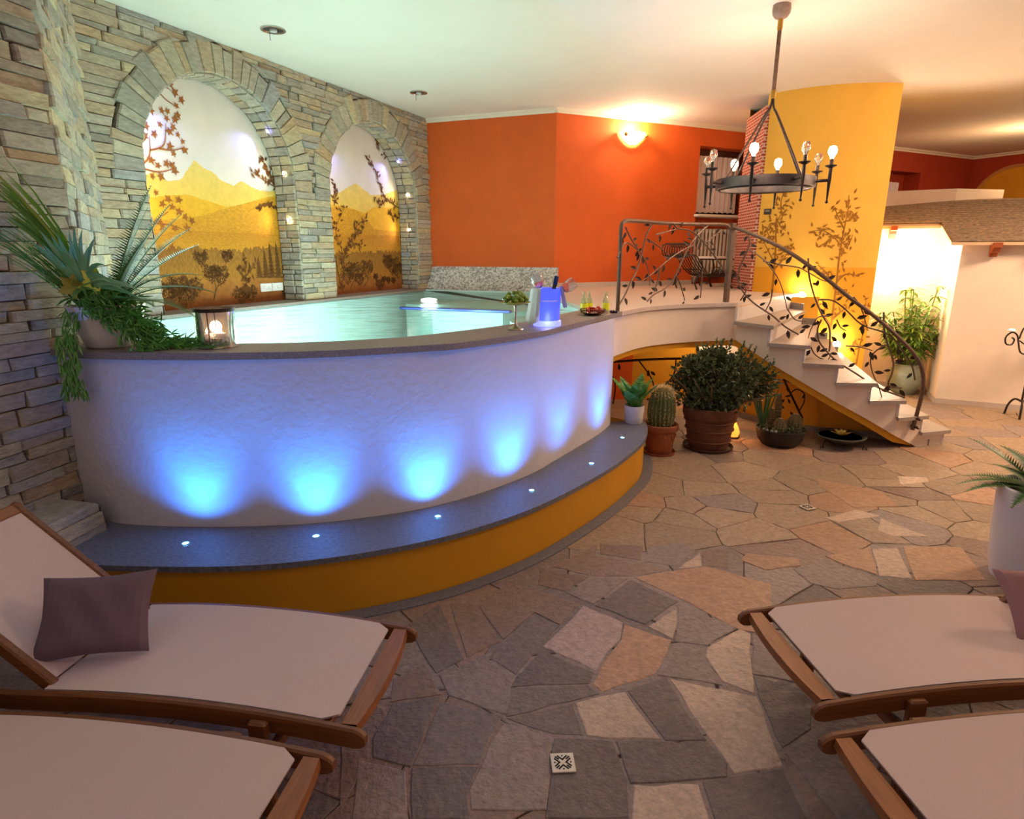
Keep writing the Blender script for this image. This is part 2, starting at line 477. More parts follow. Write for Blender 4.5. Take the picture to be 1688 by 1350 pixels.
MURAL1= {'far':[(-1.276,2.306),(-1.138,2.349),(-0.992,2.409),(-0.878,2.344),(-0.743,2.373),(-0.65,2.478),(-0.579,2.559),(-0.533,2.532),(-0.488,2.497),(-0.387,2.475),(-0.331,2.422),(-0.291,2.401),(-0.161,2.37),(-0.06,2.432),(0.052,2.38),(0.172,2.354),(0.897,2.395)],'mid':[(-1.305,2.128),(-1.149,2.184),(-0.915,2.224),(-0.685,2.25),(-0.449,2.201),(-0.28,2.17),(-0.094,2.19),(0.162,2.28),(0.902,2.436)],'hill':[(-1.335,1.949),(-0.928,2.027),(-0.655,2.056),(-0.419,2.118),(0.058,2.245),(0.897,2.395)],'field':[(-1.355,1.829),(-1.13,1.879),(-0.753,1.936),(-0.314,1.932),(0.84,1.921)],'forest':[(-1.372,1.723),(-1.13,1.769),(-0.675,1.796),(-0.249,1.754),(0.254,1.812),(0.825,1.796)],'ground':[(-1.407,1.51),(-1.115,1.53),(-0.512,1.481),(-0.043,1.509),(0.79,1.502)],'bushes':[(-0.923,1.456,0.12),(-0.79,1.433,0.13),(-0.876,1.386,0.14),(-0.543,1.562,0.1),(-0.46,1.542,0.11),(-0.213,1.338,0.11),(-0.115,1.351,0.1),(-0.648,1.703,0.08),(-0.345,1.718,0.07),(-1.025,1.412,0.12),(0.412,1.331,0.08)],'conifers':[(0.132,1.484,0.28),(0.211,1.481,0.34),(0.305,1.477,0.36),(0.402,1.474,0.33),(0.473,1.471,0.3),(0.042,1.487,0.2)],'stems':[[(-0.561,1.296),(-0.521,1.419),(-0.543,1.562)],[(-0.526,1.384),(-0.443,1.505)],[(-0.164,1.344),(-0.139,1.494),(-0.132,1.662)],[(-0.146,1.475),(-0.225,1.59)],[(-0.136,1.513),(-0.003,1.622)],[(-0.79,1.303),(-0.79,1.433),(-0.836,1.52)]],'maple':[[(-1.108,2.938),(-0.912,3.071),(-0.791,3.009),(-0.705,2.981)],[(-0.912,3.071),(-0.793,3.112),(-0.733,3.095)],[(-1.143,2.422),(-1.045,2.508),(-1.012,2.586),(-1.002,2.691)],[(-1.017,2.578),(-0.876,2.643),(-0.83,2.823)],[(-0.926,2.606),(-0.8,2.608),(-0.672,2.649)],[(-1.133,2.431),(-0.957,2.413),(-0.795,2.462)],[(-1.122,1.925),(-1.086,1.989),(-0.918,2.091)],[(-1.086,1.989),(-0.917,1.979),(-0.79,1.943)],[(-1.125,1.69),(-0.994,1.721),(-0.904,1.704)]],'mleaf':[(-0.827,3.119),(-0.734,3.147),(-0.698,3.088),(-0.926,3.037),(-0.64,3.042),(-0.701,2.982),(-1.045,2.922),(-0.951,2.901),(-0.85,2.916),(-0.796,2.922),(-0.698,2.907),(-0.814,2.863),(-0.732,2.867),(-1.102,2.776),(-1.017,2.769),(-0.886,2.802),(-0.761,2.802),(-0.952,2.717),(-1.042,2.685),(-0.804,2.76),(-0.723,2.747),(-0.684,2.697),(-0.817,2.639),(-0.675,2.628),(-0.789,2.582),(-1.105,2.551),(-1.016,2.501),(-0.957,2.466),(-0.873,2.491),(-0.82,2.482),(-0.799,2.438),(-1.024,2.372),(-0.944,2.381),(-1.112,2.354),(-1.123,2.261),(-1.011,2.24),(-0.902,2.194),(-0.799,2.197),(-0.966,2.15),(-1.113,2.141),(-0.874,2.133),(-0.809,2.097),(-0.754,2.054),(-1.012,2.007),(-0.69,2.024),(-0.994,1.953),(-0.875,1.952),(-0.75,1.956),(-1.032,1.769),(-0.929,1.786),(-0.88,1.737)],'leafy':[[(0.598,2.351),(0.485,2.381),(0.391,2.448),(0.274,2.547),(0.239,2.67)],[(0.485,2.381),(0.285,2.438),(0.084,2.526)],[(0.519,2.171),(0.438,2.185),(0.256,2.222),(0.097,2.175)],[(-0.16,1.344),(-0.139,1.494),(-0.144,1.662)],[(-0.141,1.475),(-0.249,1.59)],[(-0.136,1.513),(-0.002,1.632)],[(0.546,2.386),(0.448,2.472),(0.355,2.574)]]}
MURAL2= {'far':[(0.945,2.342),(1.174,2.376),(1.42,2.445),(1.624,2.531),(1.744,2.577),(1.887,2.519),(2.036,2.46),(2.297,2.48),(2.578,2.56),(3.344,2.604)],'mid':[(0.937,2.278),(1.177,2.294),(1.541,2.283),(1.89,2.232),(2.086,2.317),(3.327,2.352)],'hill':[(0.933,2.245),(1.186,2.253),(1.456,2.269),(1.682,2.256),(1.886,2.196),(2.06,2.037),(3.304,2.012)],'field':[(0.89,1.886),(1.282,1.927),(2.053,1.962),(3.301,1.97)],'forest':[(0.873,1.737),(1.206,1.728),(1.843,1.754),(3.286,1.754)],'ground':[(0.843,1.487),(1.206,1.492),(2.009,1.506),(2.202,1.422),(3.262,1.406)],'bushes':[(2.459,1.574,0.16),(2.324,1.636,0.12),(1.854,1.548,0.14),(2.125,1.326,0.1),(2.035,1.428,0.05),(2.216,1.392,0.05),(2.318,1.378,0.05),(2.441,1.363,0.05),(1.579,1.536,0.14),(1.457,1.485,0.13),(2.562,1.511,0.13),(1.687,1.421,0.1)],'conifers':[],'stems':[[(2.712,1.289),(2.594,1.449)],[(1.767,1.305),(1.94,1.45)],[(1.495,1.3),(1.597,1.425),(1.723,1.476)]],'maple':[],'mleaf':[],'leafy':[[(1.335,1.282),(1.387,1.576),(1.475,1.789),(1.649,1.934),(1.824,2.03)],[(1.312,1.328),(1.251,1.649),(1.201,1.874),(1.247,2.096)],[(1.385,1.612),(1.371,1.789),(1.291,2.013),(1.485,2.279)],[(2.775,2.31),(2.562,2.366),(2.361,2.447),(2.241,2.587),(2.131,2.794),(1.986,2.901)],[(2.359,2.428),(2.218,2.344),(2.127,2.412)],[(2.767,2.21),(2.514,2.217),(2.429,2.252)],[(2.543,2.963),(2.36,2.994)],[(2.25,3.043),(2.245,3.167)],[(1.294,2.284),(1.338,2.439),(1.324,2.554)],[(1.459,1.771),(1.609,1.826),(1.79,1.846)],[(1.649,1.934),(1.692,2.061),(1.883,2.159)]]}
VINES1= [[(1.244,5.59,1.994),(1.183,5.531,1.907),(1.153,5.502,1.804),(1.136,5.485,1.736),(1.09,5.427,1.599),(1.024,5.334,1.5),(0.968,5.254,1.402),(0.895,5.141,1.315)],[(0.933,5.205,1.946),(1.0,5.299,1.857),(1.112,5.458,1.747),(1.178,5.525,1.666),(1.231,5.577,1.548),(1.246,5.592,1.452)],[(1.471,5.779,1.997),(1.525,5.808,1.957),(1.628,5.864,1.947),(1.704,5.905,1.918),(1.814,5.953,1.833),(1.941,5.999,1.709),(2.057,6.041,1.582),(2.092,6.054,1.531)],[(1.85,5.966,1.993),(1.764,5.935,1.919),(1.696,5.901,1.845),(1.63,5.865,1.747),(1.567,5.831,1.613),(1.503,5.796,1.491),(1.421,5.752,1.419),(1.299,5.643,1.371),(1.225,5.571,1.315)],[(1.7,5.903,1.802),(1.584,5.84,1.759),(1.459,5.772,1.687),(1.359,5.701,1.616),(1.269,5.614,1.558),(1.152,5.501,1.492)],[(1.233,5.579,1.84),(1.329,5.672,1.794),(1.457,5.771,1.711)],[(1.343,5.685,1.616),(1.343,5.685,1.52),(1.298,5.641,1.389)],[(1.536,5.814,1.539),(1.596,5.846,1.438),(1.653,5.877,1.298)],[(1.822,5.956,1.585),(1.825,5.957,1.471),(1.823,5.957,1.317)],[(1.29,5.634,1.898),(1.398,5.738,1.925),(1.525,5.808,1.951)],[(1.843,5.963,1.833),(1.924,5.993,1.896),(1.999,6.02,1.946)],[(0.855,5.074,1.705),(0.897,5.144,1.779),(0.956,5.237,1.823),(1.036,5.35,1.792),(1.112,5.458,1.747)]]
VINES2= [[(2.212,5.948,1.932),(2.239,5.925,1.838),(2.22,5.941,1.735),(2.182,5.973,1.594),(2.184,5.972,1.47),(2.233,5.93,1.365),(2.324,5.857,1.264),(2.457,5.761,1.166),(2.562,5.692,1.068),(2.665,5.63,1.005)],[(2.23,5.932,1.778),(2.346,5.841,1.684),(2.437,5.775,1.565),(2.503,5.73,1.43),(2.558,5.694,1.234)],[(2.347,5.84,1.667),(2.485,5.742,1.634),(2.608,5.663,1.611),(2.679,5.622,1.57),(2.78,5.567,1.506),(2.836,5.539,1.491)],[(2.667,5.628,1.694),(2.689,5.616,1.537),(2.74,5.588,1.371),(2.811,5.551,1.205),(2.878,5.518,1.089),(2.899,5.508,0.953),(2.902,5.507,0.866)],[(2.816,5.548,1.154),(2.797,5.558,1.067),(2.815,5.549,0.964),(2.872,5.521,0.881),(2.967,5.478,0.784),(3.12,5.416,0.682),(3.306,5.353,0.564),(3.523,5.295,0.482)],[(2.771,5.572,1.33),(2.88,5.517,1.326),(2.985,5.47,1.246),(3.079,5.431,1.15),(3.154,5.403,1.103),(3.27,5.364,1.066),(3.362,5.336,1.011),(3.466,5.309,0.881),(3.541,5.291,0.766),(3.58,5.283,0.648)],[(3.262,5.366,1.239),(3.279,5.361,1.108),(3.326,5.346,0.959),(3.389,5.329,0.81),(3.396,5.327,0.708),(3.383,5.33,0.587),(3.488,5.303,0.567)],[(3.32,5.348,0.951),(3.249,5.37,0.896),(3.217,5.381,0.818),(3.246,5.371,0.699),(3.304,5.353,0.582),(3.348,5.34,0.471)],[(3.021,5.455,0.926),(3.119,5.416,0.923),(3.221,5.38,0.895)],[(3.026,5.452,1.364),(3.092,5.426,1.267),(3.154,5.403,1.103)],[(2.758,5.578,0.907),(2.808,5.552,0.824),(2.896,5.51,0.787),(2.917,5.5,0.85)],[(2.867,5.523,1.19),(2.787,5.563,1.169),(2.749,5.583,1.064),(2.737,5.589,0.976)],[(2.211,5.949,1.292),(2.244,5.921,1.402),(2.184,5.972,1.47)],[(2.436,5.775,1.41),(2.431,5.779,1.305),(2.399,5.802,1.198)],[(2.561,5.692,1.234),(2.625,5.653,1.142),(2.708,5.605,1.13)],[(2.926,5.496,1.159),(2.96,5.48,1.093),(3.006,5.461,1.062)]]
TREES= [[(-2.2704,1.273),(-2.2726,1.554),(-2.2827,1.84),(-2.2975,2.057),(-2.2569,2.184),(-2.202,2.224)],[(-2.2827,1.84),(-2.3485,1.928),(-2.3999,2.039)],[(-2.2716,1.709),(-2.2036,1.752),(-2.1447,1.839)],[(-2.2691,1.554),(-2.2113,1.643),(-2.1684,1.731)],[(-2.2888,1.642),(-2.3535,1.775),(-2.4092,1.886)],[(-2.2838,2.1),(-2.2527,2.034),(-2.2069,1.99)],[(-2.2975,2.057),(-2.3524,2.081),(-2.3813,1.995)],[(-2.2569,2.184),(-2.2744,2.291),(-2.2664,2.395),(-2.2484,2.477)],[(-1.7039,0.565),(-1.7183,0.882),(-1.721,1.411),(-1.7262,1.625),(-1.7233,1.837),(-1.7161,2.003),(-1.7053,2.209),(-1.7142,2.371)],[(-1.7211,1.816),(-1.8034,1.921),(-1.8879,1.984),(-1.9662,1.985)],[(-1.7173,1.857),(-1.664,1.815),(-1.6361,1.941)],[(-1.721,1.411),(-1.647,1.497),(-1.5234,1.476)],[(-1.7288,1.324),(-1.8105,1.496),(-1.9001,1.603)],[(-1.7183,0.882),(-1.8177,1.058),(-1.8624,1.19)],[(-1.7187,0.971),(-1.652,1.061),(-1.6051,1.106)],[(-1.7161,2.003),(-1.7764,2.128),(-1.8178,2.231)],[(-1.7085,2.086),(-1.648,2.127),(-1.6277,2.167)],[(-1.724,1.193),(-1.6387,1.259),(-1.6201,1.325)],[(-1.432,0.403),(-1.421,0.633),(-1.403,0.881),(-1.4263,1.215)],[(-1.421,0.633),(-1.4875,0.703),(-1.5024,0.589)],[(-1.832,1.889),(-1.8595,1.848),(-1.889,1.827)]]
# ================================================================ STRUCTURE
ZC, CZ, BZ, WZ = 3.52, 1.27, 0.33, 1.215      # ceiling, coping, bench top, water level
# ---- plan curves of the pool (outer coping edge, bench edge, inner edge)
COP = smooth_path([V(*p) for p in [(-2.46, 3.13), (-2.1, 2.985), (-1.62, 2.945), (-1.24, 2.97), (-1.04, 3.0), (-.76, 3.085), (-.465, 3.21),
                                   (-.263, 3.32), (.142, 3.743), (.339, 4.05), (.694, 4.687), (.918, 5.088)]], 6)
LEDGE = smooth_path([V(*p) for p in [(.918, 5.088), (1.167, 5.457), (1.443, 5.698), (1.8, 5.87), (2.2, 5.976)]], 6)
WALLP = smooth_path([V(*p) for p in [(-2.42, 3.15), (-2.1, 3.015), (-1.62, 2.975), (-1.24, 2.995), (-1.04, 3.025), (-.76, 3.11), (-.475, 3.235),
                                     (-.175, 3.46), (.13, 3.78), (.325, 4.08), (.63, 4.56), (.79, 4.86), (.85, 5.04), (.86, 5.3), (.86, 6.6)]], 6)
BEN = smooth_path([V(*p) for p in [(-2.55, 2.62), (-1.83, 2.56), (-1.26, 2.56), (-.83, 2.65), (-.44, 2.81), (-.14, 3.0), (.2, 3.3), (.636, 3.84),
                                   (.936, 4.32), (1.063, 4.6), (1.14, 4.9), (1.15, 5.1)]], 6)

# ---- floor: grout bed with crazy paving slabs
mb = MB(); mb.quad((-6, -1.5, 0), (12, -1.5, 0), (12, 14, 0), (-6, 14, 0))
floor = struct(mb.build('floor', grout), 'crazy paving stone floor of irregular slabs')
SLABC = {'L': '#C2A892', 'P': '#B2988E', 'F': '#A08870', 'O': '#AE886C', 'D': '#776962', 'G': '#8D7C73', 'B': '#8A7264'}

def add_slab(poly, col, z, gap=.0035, jit=0.03):
    n = len(poly)
    cx = sum(p[0] for p in poly) / n
    cy = sum(p[1] for p in poly) / n
    pts = []
    for i, p in enumerate(poly):            # broken edge: a jittered midpoint on each side
        q = poly[(i + 1) % n]
        pts.append(p)
        l = math.hypot(q[0] - p[0], q[1] - p[1])
        if l > .16:
            nx, ny = -(q[1] - p[1]) / l, (q[0] - p[0]) / l
            for t in (.33, .66):
                j = random.uniform(-1, 1) * min(.006, jit * l)
                pts.append((p[0] + (q[0] - p[0]) * t + nx * j, p[1] + (q[1] - p[1]) * t + ny * j))
    out = []
    for x, y in pts:
        l = math.hypot(cx - x, cy - y) or 1
        out.append((x + (cx - x) / l * gap, y + (cy - y) / l * gap))
    mbs = MB()
    mbs.prism([(x - cx, y - cy) for x, y in out], 0, z, bev=.004)
    o = mbs.build('slab', slab_m, floor)
    o.location = (cx, cy, 0)
    c = srgb(SLABC[col])
    k = random.uniform(.88, 1.12)
    o.color = (c[0] * k, c[1] * k, c[2] * k, 1)
    return o

def inside(p, poly):
    c = False
    j = len(poly) - 1
    for i in range(len(poly)):
        if (poly[i][1] > p[1]) != (poly[j][1] > p[1]) and p[0] < (poly[j][0] - poly[i][0]) * (p[1] - poly[i][1]) / (poly[j][1] - poly[i][1]) + poly[i][0]:
            c = not c
        j = i
    return c

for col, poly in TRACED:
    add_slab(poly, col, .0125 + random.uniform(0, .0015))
pool_zone = [(p[0], p[1]) for p in BEN] + [(.9, 7), (-5, 7), (-5, 2.6)]
seeds = []
y = .75
while y < 8.2:
    st = .33 if y < 4.6 else .42
    x = -3.4
    while x < 7.6:
        p = (x + random.uniform(-.15, .15), y + random.uniform(-.13, .13))
        if -1.0 * p[1] - .2 < p[0] < .95 * p[1] + .3 and not inside(p, pool_zone):
            if not any(inside(p, q) for _, q in TRACED):
                seeds.append(p)
        x += st * 1.15
    y += st * .85

def voronoi_cell(i, rad=.75):
    sx, sy = seeds[i]
    poly = [(sx - rad, sy - rad), (sx + rad, sy - rad), (sx + rad, sy + rad), (sx - rad, sy + rad)]
    for j, (tx, ty) in enumerate(seeds):
        if j == i or abs(tx - sx) > 2 * rad or abs(ty - sy) > 2 * rad:
            continue
        mx, my, nx, ny = (sx + tx) / 2, (sy + ty) / 2, tx - sx, ty - sy
        out = []
        for k in range(len(poly)):
            a, b = poly[k], poly[(k + 1) % len(poly)]
            da = (a[0] - mx) * nx + (a[1] - my) * ny
            db = (b[0] - mx) * nx + (b[1] - my) * ny
            if da <= 0:
                out.append(a)
            if da * db < 0:
                t = da / (da - db)
                out.append((a[0] + (b[0] - a[0]) * t, a[1] + (b[1] - a[1]) * t))
        poly = out
        if len(poly) < 3:
            break
    return poly

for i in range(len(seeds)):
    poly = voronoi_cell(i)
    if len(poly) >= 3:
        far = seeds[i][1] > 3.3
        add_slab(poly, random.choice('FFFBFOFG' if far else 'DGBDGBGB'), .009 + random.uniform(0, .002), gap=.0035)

# ---- ceiling
mb = MB(); mb.quad((-6, -1.5, ZC), (-6, 14, ZC), (12, 14, ZC), (12, -1.5, ZC))
struct(mb.build('ceiling', ceil_m), 'flat pale cream ceiling')

# ---- masonry
def stone3(mb, pts, out, th, bev=.011, jit=.007):
    """one roughly squared stone: outline pts, standing th proud along out"""
    out = Vector(out).normalized()
    P = [Vector(p) for p in pts]
    n = len(P)
    c = sum(P, Vector()) / n
    pa = []
    for p in P:
        e = (c - p).normalized()
        pa.append(p + e * random.uniform(.001, .001 + jit))
    th_i = [th + random.uniform(-.006, .006) for _ in P]
    ring1 = [p + out * (t - bev) for p, t in zip(pa, th_i)]
    ring2 = []
    for p, t in zip(pa, th_i):
        e = (c - p).normalized()
        ring2.append(p + e * bev * 1.1 + out * t)
    vs = pa + ring1 + ring2
    fs = [tuple(range(2 * n, 3 * n))]
    for k in (0, 1):
        for i in range(n):
            j = (i + 1) % n
            fs.append((k * n + i, k * n + j, (k + 1) * n + j, (k + 1) * n + i))
    mb.add(vs, fs)

def row_heights(z0, z1, lo=.040, hi=.082):
    zs = [z0]
    while zs[-1] < z1 - .04:
        zs.append(zs[-1] + random.uniform(lo, hi))
    zs[-1] = z1
    return zs

def split(a, b, lo=.12, hi=.38):
    out = [a]
    while b - out[-1] > hi:
        out.append(out[-1] + random.uniform(lo, hi))
    if b - out[-1] < lo * .6 and len(out) > 1:
        out.pop()
    out.append(b)
    return out

def lay_stones(polys, parent, cap=300):
    """polys: list of (points, out, thickness, weight); the largest as parts, the rest joined"""
    polys = sorted(polys, key=lambda q: -q[3])
    rest = MB()
    for k, (pts, out, th, wgt) in enumerate(polys):
        if k < cap:
            c = sum((Vector(p) for p in pts), Vector()) / len(pts)
            m = MB()
            stone3(m, [Vector(p) - c for p in pts], out, th)
            o = m.build('stone', stone_m, parent)
            o.location = c
        else:
            stone3(rest, pts, out, th)
    if rest.f:
        rest.build('small_stones', stone_m, parent, kind='stuff')

# arch wall: plan origin, direction, normal towards the pool
WO, WD, WN = V(-2.408, 6.329, 0), V(.405, .9143, 0), V(.9143, -.405, 0)
def WP(s, z, off=0.0):
    return WO + WD * s + WN * off + V(0, 0, z)
S0, S1, ZB = -1.70, 3.03, 1.24
ARCH = [(-.455, .835, 2.415), (1.785, .880, 2.385)]       # centre, radius, springing height
RING = .27
wall_left = root_struct('wall_left', 'grey and tan schist stone wall with two arched niches')
mb = MB()
ss = sorted(set([round(S0 + (S1 - S0) * i / 220, 4) for i in range(221)] + [round(v, 4) for c, r, z in ARCH for v in (c - r, c + r)]))
def opening_top(s):
    for c, r, zs in ARCH:
        if abs(s - c) <= r + 1e-6:
            return zs + math.sqrt(max(0, r * r - (s - c) ** 2))
    return None
for a, b in zip(ss[:-1], ss[1:]):
    m_ = opening_top((a + b) / 2)
    za = ZB - .4 if m_ is None else (opening_top(a) or m_)
    zb = ZB - .4 if m_ is None else (opening_top(b) or m_)
    mb.quad(WP(a, za, -.03), WP(b, zb, -.03), WP(b, ZC, -.03), WP(a, ZC, -.03))
mb.build('joint_bed', mortar, wall_left)
polys = []
mid_s = .6425
zr = row_heights(ZB, ZC)
for za, zb in zip(zr[:-1], zr[1:]):
    def half(i, z):
        c, r, zs = ARCH[i]
        if z <= zs:
            return r
        R = r + RING - .035
        return math.sqrt(max(0, R * R - (z - zs) ** 2))
    cuts = []
    for i, (c, r, zs) in enumerate(ARCH):
        ha, hb = half(i, za), half(i, zb)
        if zb > zs and za < zs:
            ha = hb = r + (RING if (za + zb) / 2 > zs else 0)
        if zb > zs and za >= zs - 1e-6 and ha == 0:
            continue
        cuts.append((c - ha, c - hb, c + ha, c + hb))
    segs = []
    la = lb = S0
    for (l0, l1, r0, r1) in cuts:
        segs.append((la, lb, l0, l1)); la, lb = r0, r1
    segs.append((la, lb, S1, S1))
    for (a0, a1, b0, b1) in segs:
        am, bm = (a0 + a1) / 2, (b0 + b1) / 2
        if bm - am < .05:
            continue
        cs = split(am, bm)
        for k in range(len(cs) - 1):
            x0, x1 = cs[k], cs[k + 1]
            p0 = (a0, a1) if k == 0 else (x0, x0 + random.uniform(-.008, .008))
            p1 = (b0, b1) if k == len(cs) - 2 else (x1, x1 + random.uniform(-.008, .008))
            if p0[0] > p1[0]: p0 = (p1[0], p0[1])
            if p0[1] > p1[1]: p0 = (p0[0], p1[1])
            dz = random.uniform(-.006, .006)
            pts = [WP(p0[0], za, -.03), WP(p1[0], za + dz * .3, -.03), WP(p1[1], zb, -.03), WP(p0[1], zb - dz * .3, -.03)]
            polys.append((pts, WN, .03 + random.uniform(.008, .034), (x1 - x0) * (zb - za) / (6 + am) ** 2))
for i, (c, r, zs) in enumerate(ARCH):                    # ring of arch stones
    a = -.06
    while a < PI + .04:
        da = random.uniform(.065, .15)
        b = min(a + da, PI + .06)
        R2 = r + RING + random.uniform(-.05, .03)
        q = []
        for (rad, an) in ((r, a), (R2, a), (R2, b), (r, b)):
            s_, z_ = c + rad * math.cos(an), zs + rad * math.sin(an)
            if i == 0: s_ = min(s_, mid_s)
            else: s_ = max(s_, mid_s)
            q.append((s_, min(z_, ZC - .004)))
        ctr = (q[0][0] + q[2][0]) / 2
        if (Vector(q[1]) - Vector(q[0])).length > .05:
            polys.append(([WP(s_, z_, -.03) for s_, z_ in q], WN, .03 + random.uniform(.022, .042), .02))
        a = b
lay_stones(polys, wall_left)

# pier beside the pool, and the long return wall from its edge to the arch wall
def face_wall(name, label, A, B, z0, z1, flip=1, lo=.15, hi=.46, rows=(.045, .092)):
    A, B = V(*A, 0), V(*B, 0)
    D = (B - A).normalized(); Ln = (B - A).length
    Nn = V(D.y, -D.x, 0) * flip
    rt = root_struct(name, label)
    m = MB(); m.quad(A - Nn * .03 + V(0, 0, z0), B - Nn * .03 + V(0, 0, z0), B - Nn * .03 + V(0, 0, z1), A - Nn * .03 + V(0, 0, z1))
    m.build('joint_bed', mortar, rt)
    pl = []
    zz = row_heights(z0, z1, *rows)
    for za, zb in zip(zz[:-1], zz[1:]):
        cs = split(-.02, Ln + random.uniform(-.01, .02), lo, hi)
        for x0, x1 in zip(cs[:-1], cs[1:]):
            t = random.uniform(-.008, .008)
            pl.append(([A + D * x0 + V(0, 0, za), A + D * x1 + V(0, 0, za + t * .4), A + D * (x1 + t) + V(0, 0, zb), A + D * (x0 - t) + V(0, 0, zb - t * .4)],
                       Nn, random.uniform(.008, .036), (x1 - x0) * (zb - za)))
    pl = [([p - Nn * .03 for p in q[0]], q[1], q[2] + .03, q[3]) for q in pl]
    lay_stones(pl, rt)
    return rt
face_wall('wall_pier', 'rough stone pier rising beside the curved pool wall', (-2.86, 1.05), (-2.335, 3.34), 0, ZC)
face_wall('wall_return', 'narrow stone return wall behind the fern planter', (-2.335, 3.34), (-3.10, 4.80), 1.0, ZC, lo=.2, hi=.5)
# low stone plinth in front of the pier
pl_root = root_struct('wall_plinth', 'low stepped stone plinth at the foot of the pier')
mb = MB(); mb.prism([(-2.72, 1.3), (-2.47, 1.25), (-2.18, 2.98), (-2.40, 3.06)], 0, .445)
mb.build('core', mortar, pl_root)
pl = []
A, B = V(-2.47, 1.25, 0), V(-2.17, 2.96, 0)
D = (B - A).normalized(); Nn = V(D.y, -D.x, 0)
zz = [0, .075, .15, .22, .30, .365, .43]
for za, zb in zip(zz[:-1], zz[1:]):
    cs = split(0, (B - A).length, .2, .5)
    for x0, x1 in zip(cs[:-1], cs[1:]):
        pl.append(([A + D * x0 + V(0, 0, za), A + D * x1 + V(0, 0, za), A + D * x1 + V(0, 0, zb), A + D * x0 + V(0, 0, zb)], Nn, random.uniform(.015, .035), 1))
for x0, x1 in zip([0, .45, .8, 1.3], [.45, .8, 1.3, 1.74]):
    q0, q1 = A + D * x0, A + D * x1
    pl.append(([q0 + V(0, 0, .43), q1 + V(0, 0, .43), q1 - Nn * .26 + V(0, 0, .43), q0 - Nn * .26 + V(0, 0, .43)], V(0, 0, 1), .05, 2))
lay_stones(pl, pl_root)

# ---- niches: reveal stones, painted murals
for i, (c, r, zs) in enumerate(ARCH):
    rt = root_struct('wall_niche', ['stone reveal of the wide arched niche near the fern', 'stone reveal of the arched niche beside the orange wall'][i])
    m = MB()
    prof = [(c + r, ZB - .1)] + [(c + r * math.cos(PI * k / 30), zs + r * math.sin(PI * k / 30)) for k in range(31)] + [(c - r, ZB - .1)]
    m.strip([WP(s_, z_, -.02) for s_, z_ in prof], [WP(s_, z_, -.27) for s_, z_ in prof])
    m.build('joint_bed', mortar, rt)
    pl = []
    zz = row_heights(ZB, zs)
    def rev(p0, p1, inward):
        k = random.uniform(.09, .17)
        for (o0, o1) in ((.012, -k), (-k, -.265)):
            pl.append(([WP(*p0, o0), WP(*p1, o0), WP(*p1, o1), WP(*p0, o1)], inward, random.uniform(.008, .022), 1))
    for za, zb in zip(zz[:-1], zz[1:]):
        rev((c + r, za), (c + r, zb), -WD)
        rev((c - r, za), (c - r, zb), WD)
    a = 0
    while a < PI - .02:
        b = min(PI, a + random.uniform(.075, .13))
        am = (a + b) / 2
        rev((c + r * math.cos(a), zs + r * math.sin(a)), (c + r * math.cos(b), zs + r * math.sin(b)), -(WD * math.cos(am) + V(0, 0, math.sin(am))))
        a = b
    lay_stones(pl, rt)

def mural_mat(name, top, bottom, z0, z1, var=.1, vscale=9, stretch=(1, 1, 1)):
    m = mat(name, '#808080', .85, var=var, vscale=vscale, stretch=stretch)
    nt = m.node_tree; N, K = nt.nodes, nt.links
    ge = N.new('ShaderNodeNewGeometry'); sp = N.new('ShaderNodeSeparateXYZ'); mr = N.new('ShaderNodeMapRange')
    K.new(ge.outputs['Position'], sp.inputs[0]); K.new(sp.outputs['Z'], mr.inputs[0])
    mr.inputs['From Min'].default_value = z0; mr.inputs['From Max'].default_value = z1
    cr = N.new('ShaderNodeValToRGB')
    cr.color_ramp.elements[0].color = (*srgb(bottom), 1); cr.color_ramp.elements[1].color = (*srgb(top), 1)
    K.new(mr.outputs[0], cr.inputs[0])
    sc_ = [n for n in N if n.type == 'VECT_MATH'][0]
    K.new(cr.outputs[0], sc_.inputs[0])
    return m
mu_sky = mural_mat('mural_sky', '#DCCFC4', '#EADCC8', 2.2, 3.2, .05, 4)
mu_far = mural_mat('mural_far_peaks', '#E9C86A', '#E8B848', 2.1, 2.6, .10, 12)
mu_mid = mural_mat('mural_mid_hills', '#E6AE28', '#DE9C18', 1.9, 2.4, .12, 18)
mu_hill = mural_mat('mural_near_hills', '#D89A1E', '#C07E12', 1.8, 2.3, .22, 26, (1, 1, 2))
mu_field = mural_mat('mural_fields', '#B9760E', '#C98E1C', 1.6, 2.0, .25, 30, (1, 1, 4))
mu_forest = mural_mat('mural_forest', '#8A5A12', '#A8701C', 1.4, 1.8, .35, 40, (2, 2, .7))
mu_ground = mural_mat('mural_foreground', '#B07828', '#8A4A14', 1.25, 1.6, .2, 14)
mu_dark = mat('mural_dark_paint', '#68400F', .9, var=.3, vscale=40)
mu_brown = mat('mural_brown_paint', '#6E400C', .9, var=.25, vscale=30)
mu_maple = mat('mural_maple_paint', '#9A5818', .9, var=.25, vscale=12)

def interp(poly, s):
    for (a, za), (b, zb) in zip(poly[:-1], poly[1:]):
        if a <= s <= b:
            return za + (zb - za) * (s - a) / max(1e-6, b - a)
    return poly[0][1] if s < poly[0][0] else poly[-1][1]

def maple_leaf(m, s, z, size, ang, off):
    pts = []
    for k in range(10):
        rr = size * ((1.0, .75, 1.0, .8, 1.0)[k // 2] if k % 2 == 0 else .38)
        a = ang + 2 * PI * k / 10
        pts.append(WP(s + rr * math.cos(a), z + rr * math.sin(a), off))
    ctr = WP(s, z, off)
    m.add([ctr] + pts, [(0, 1 + k, 1 + (k + 1) % 10) for k in range(10)])

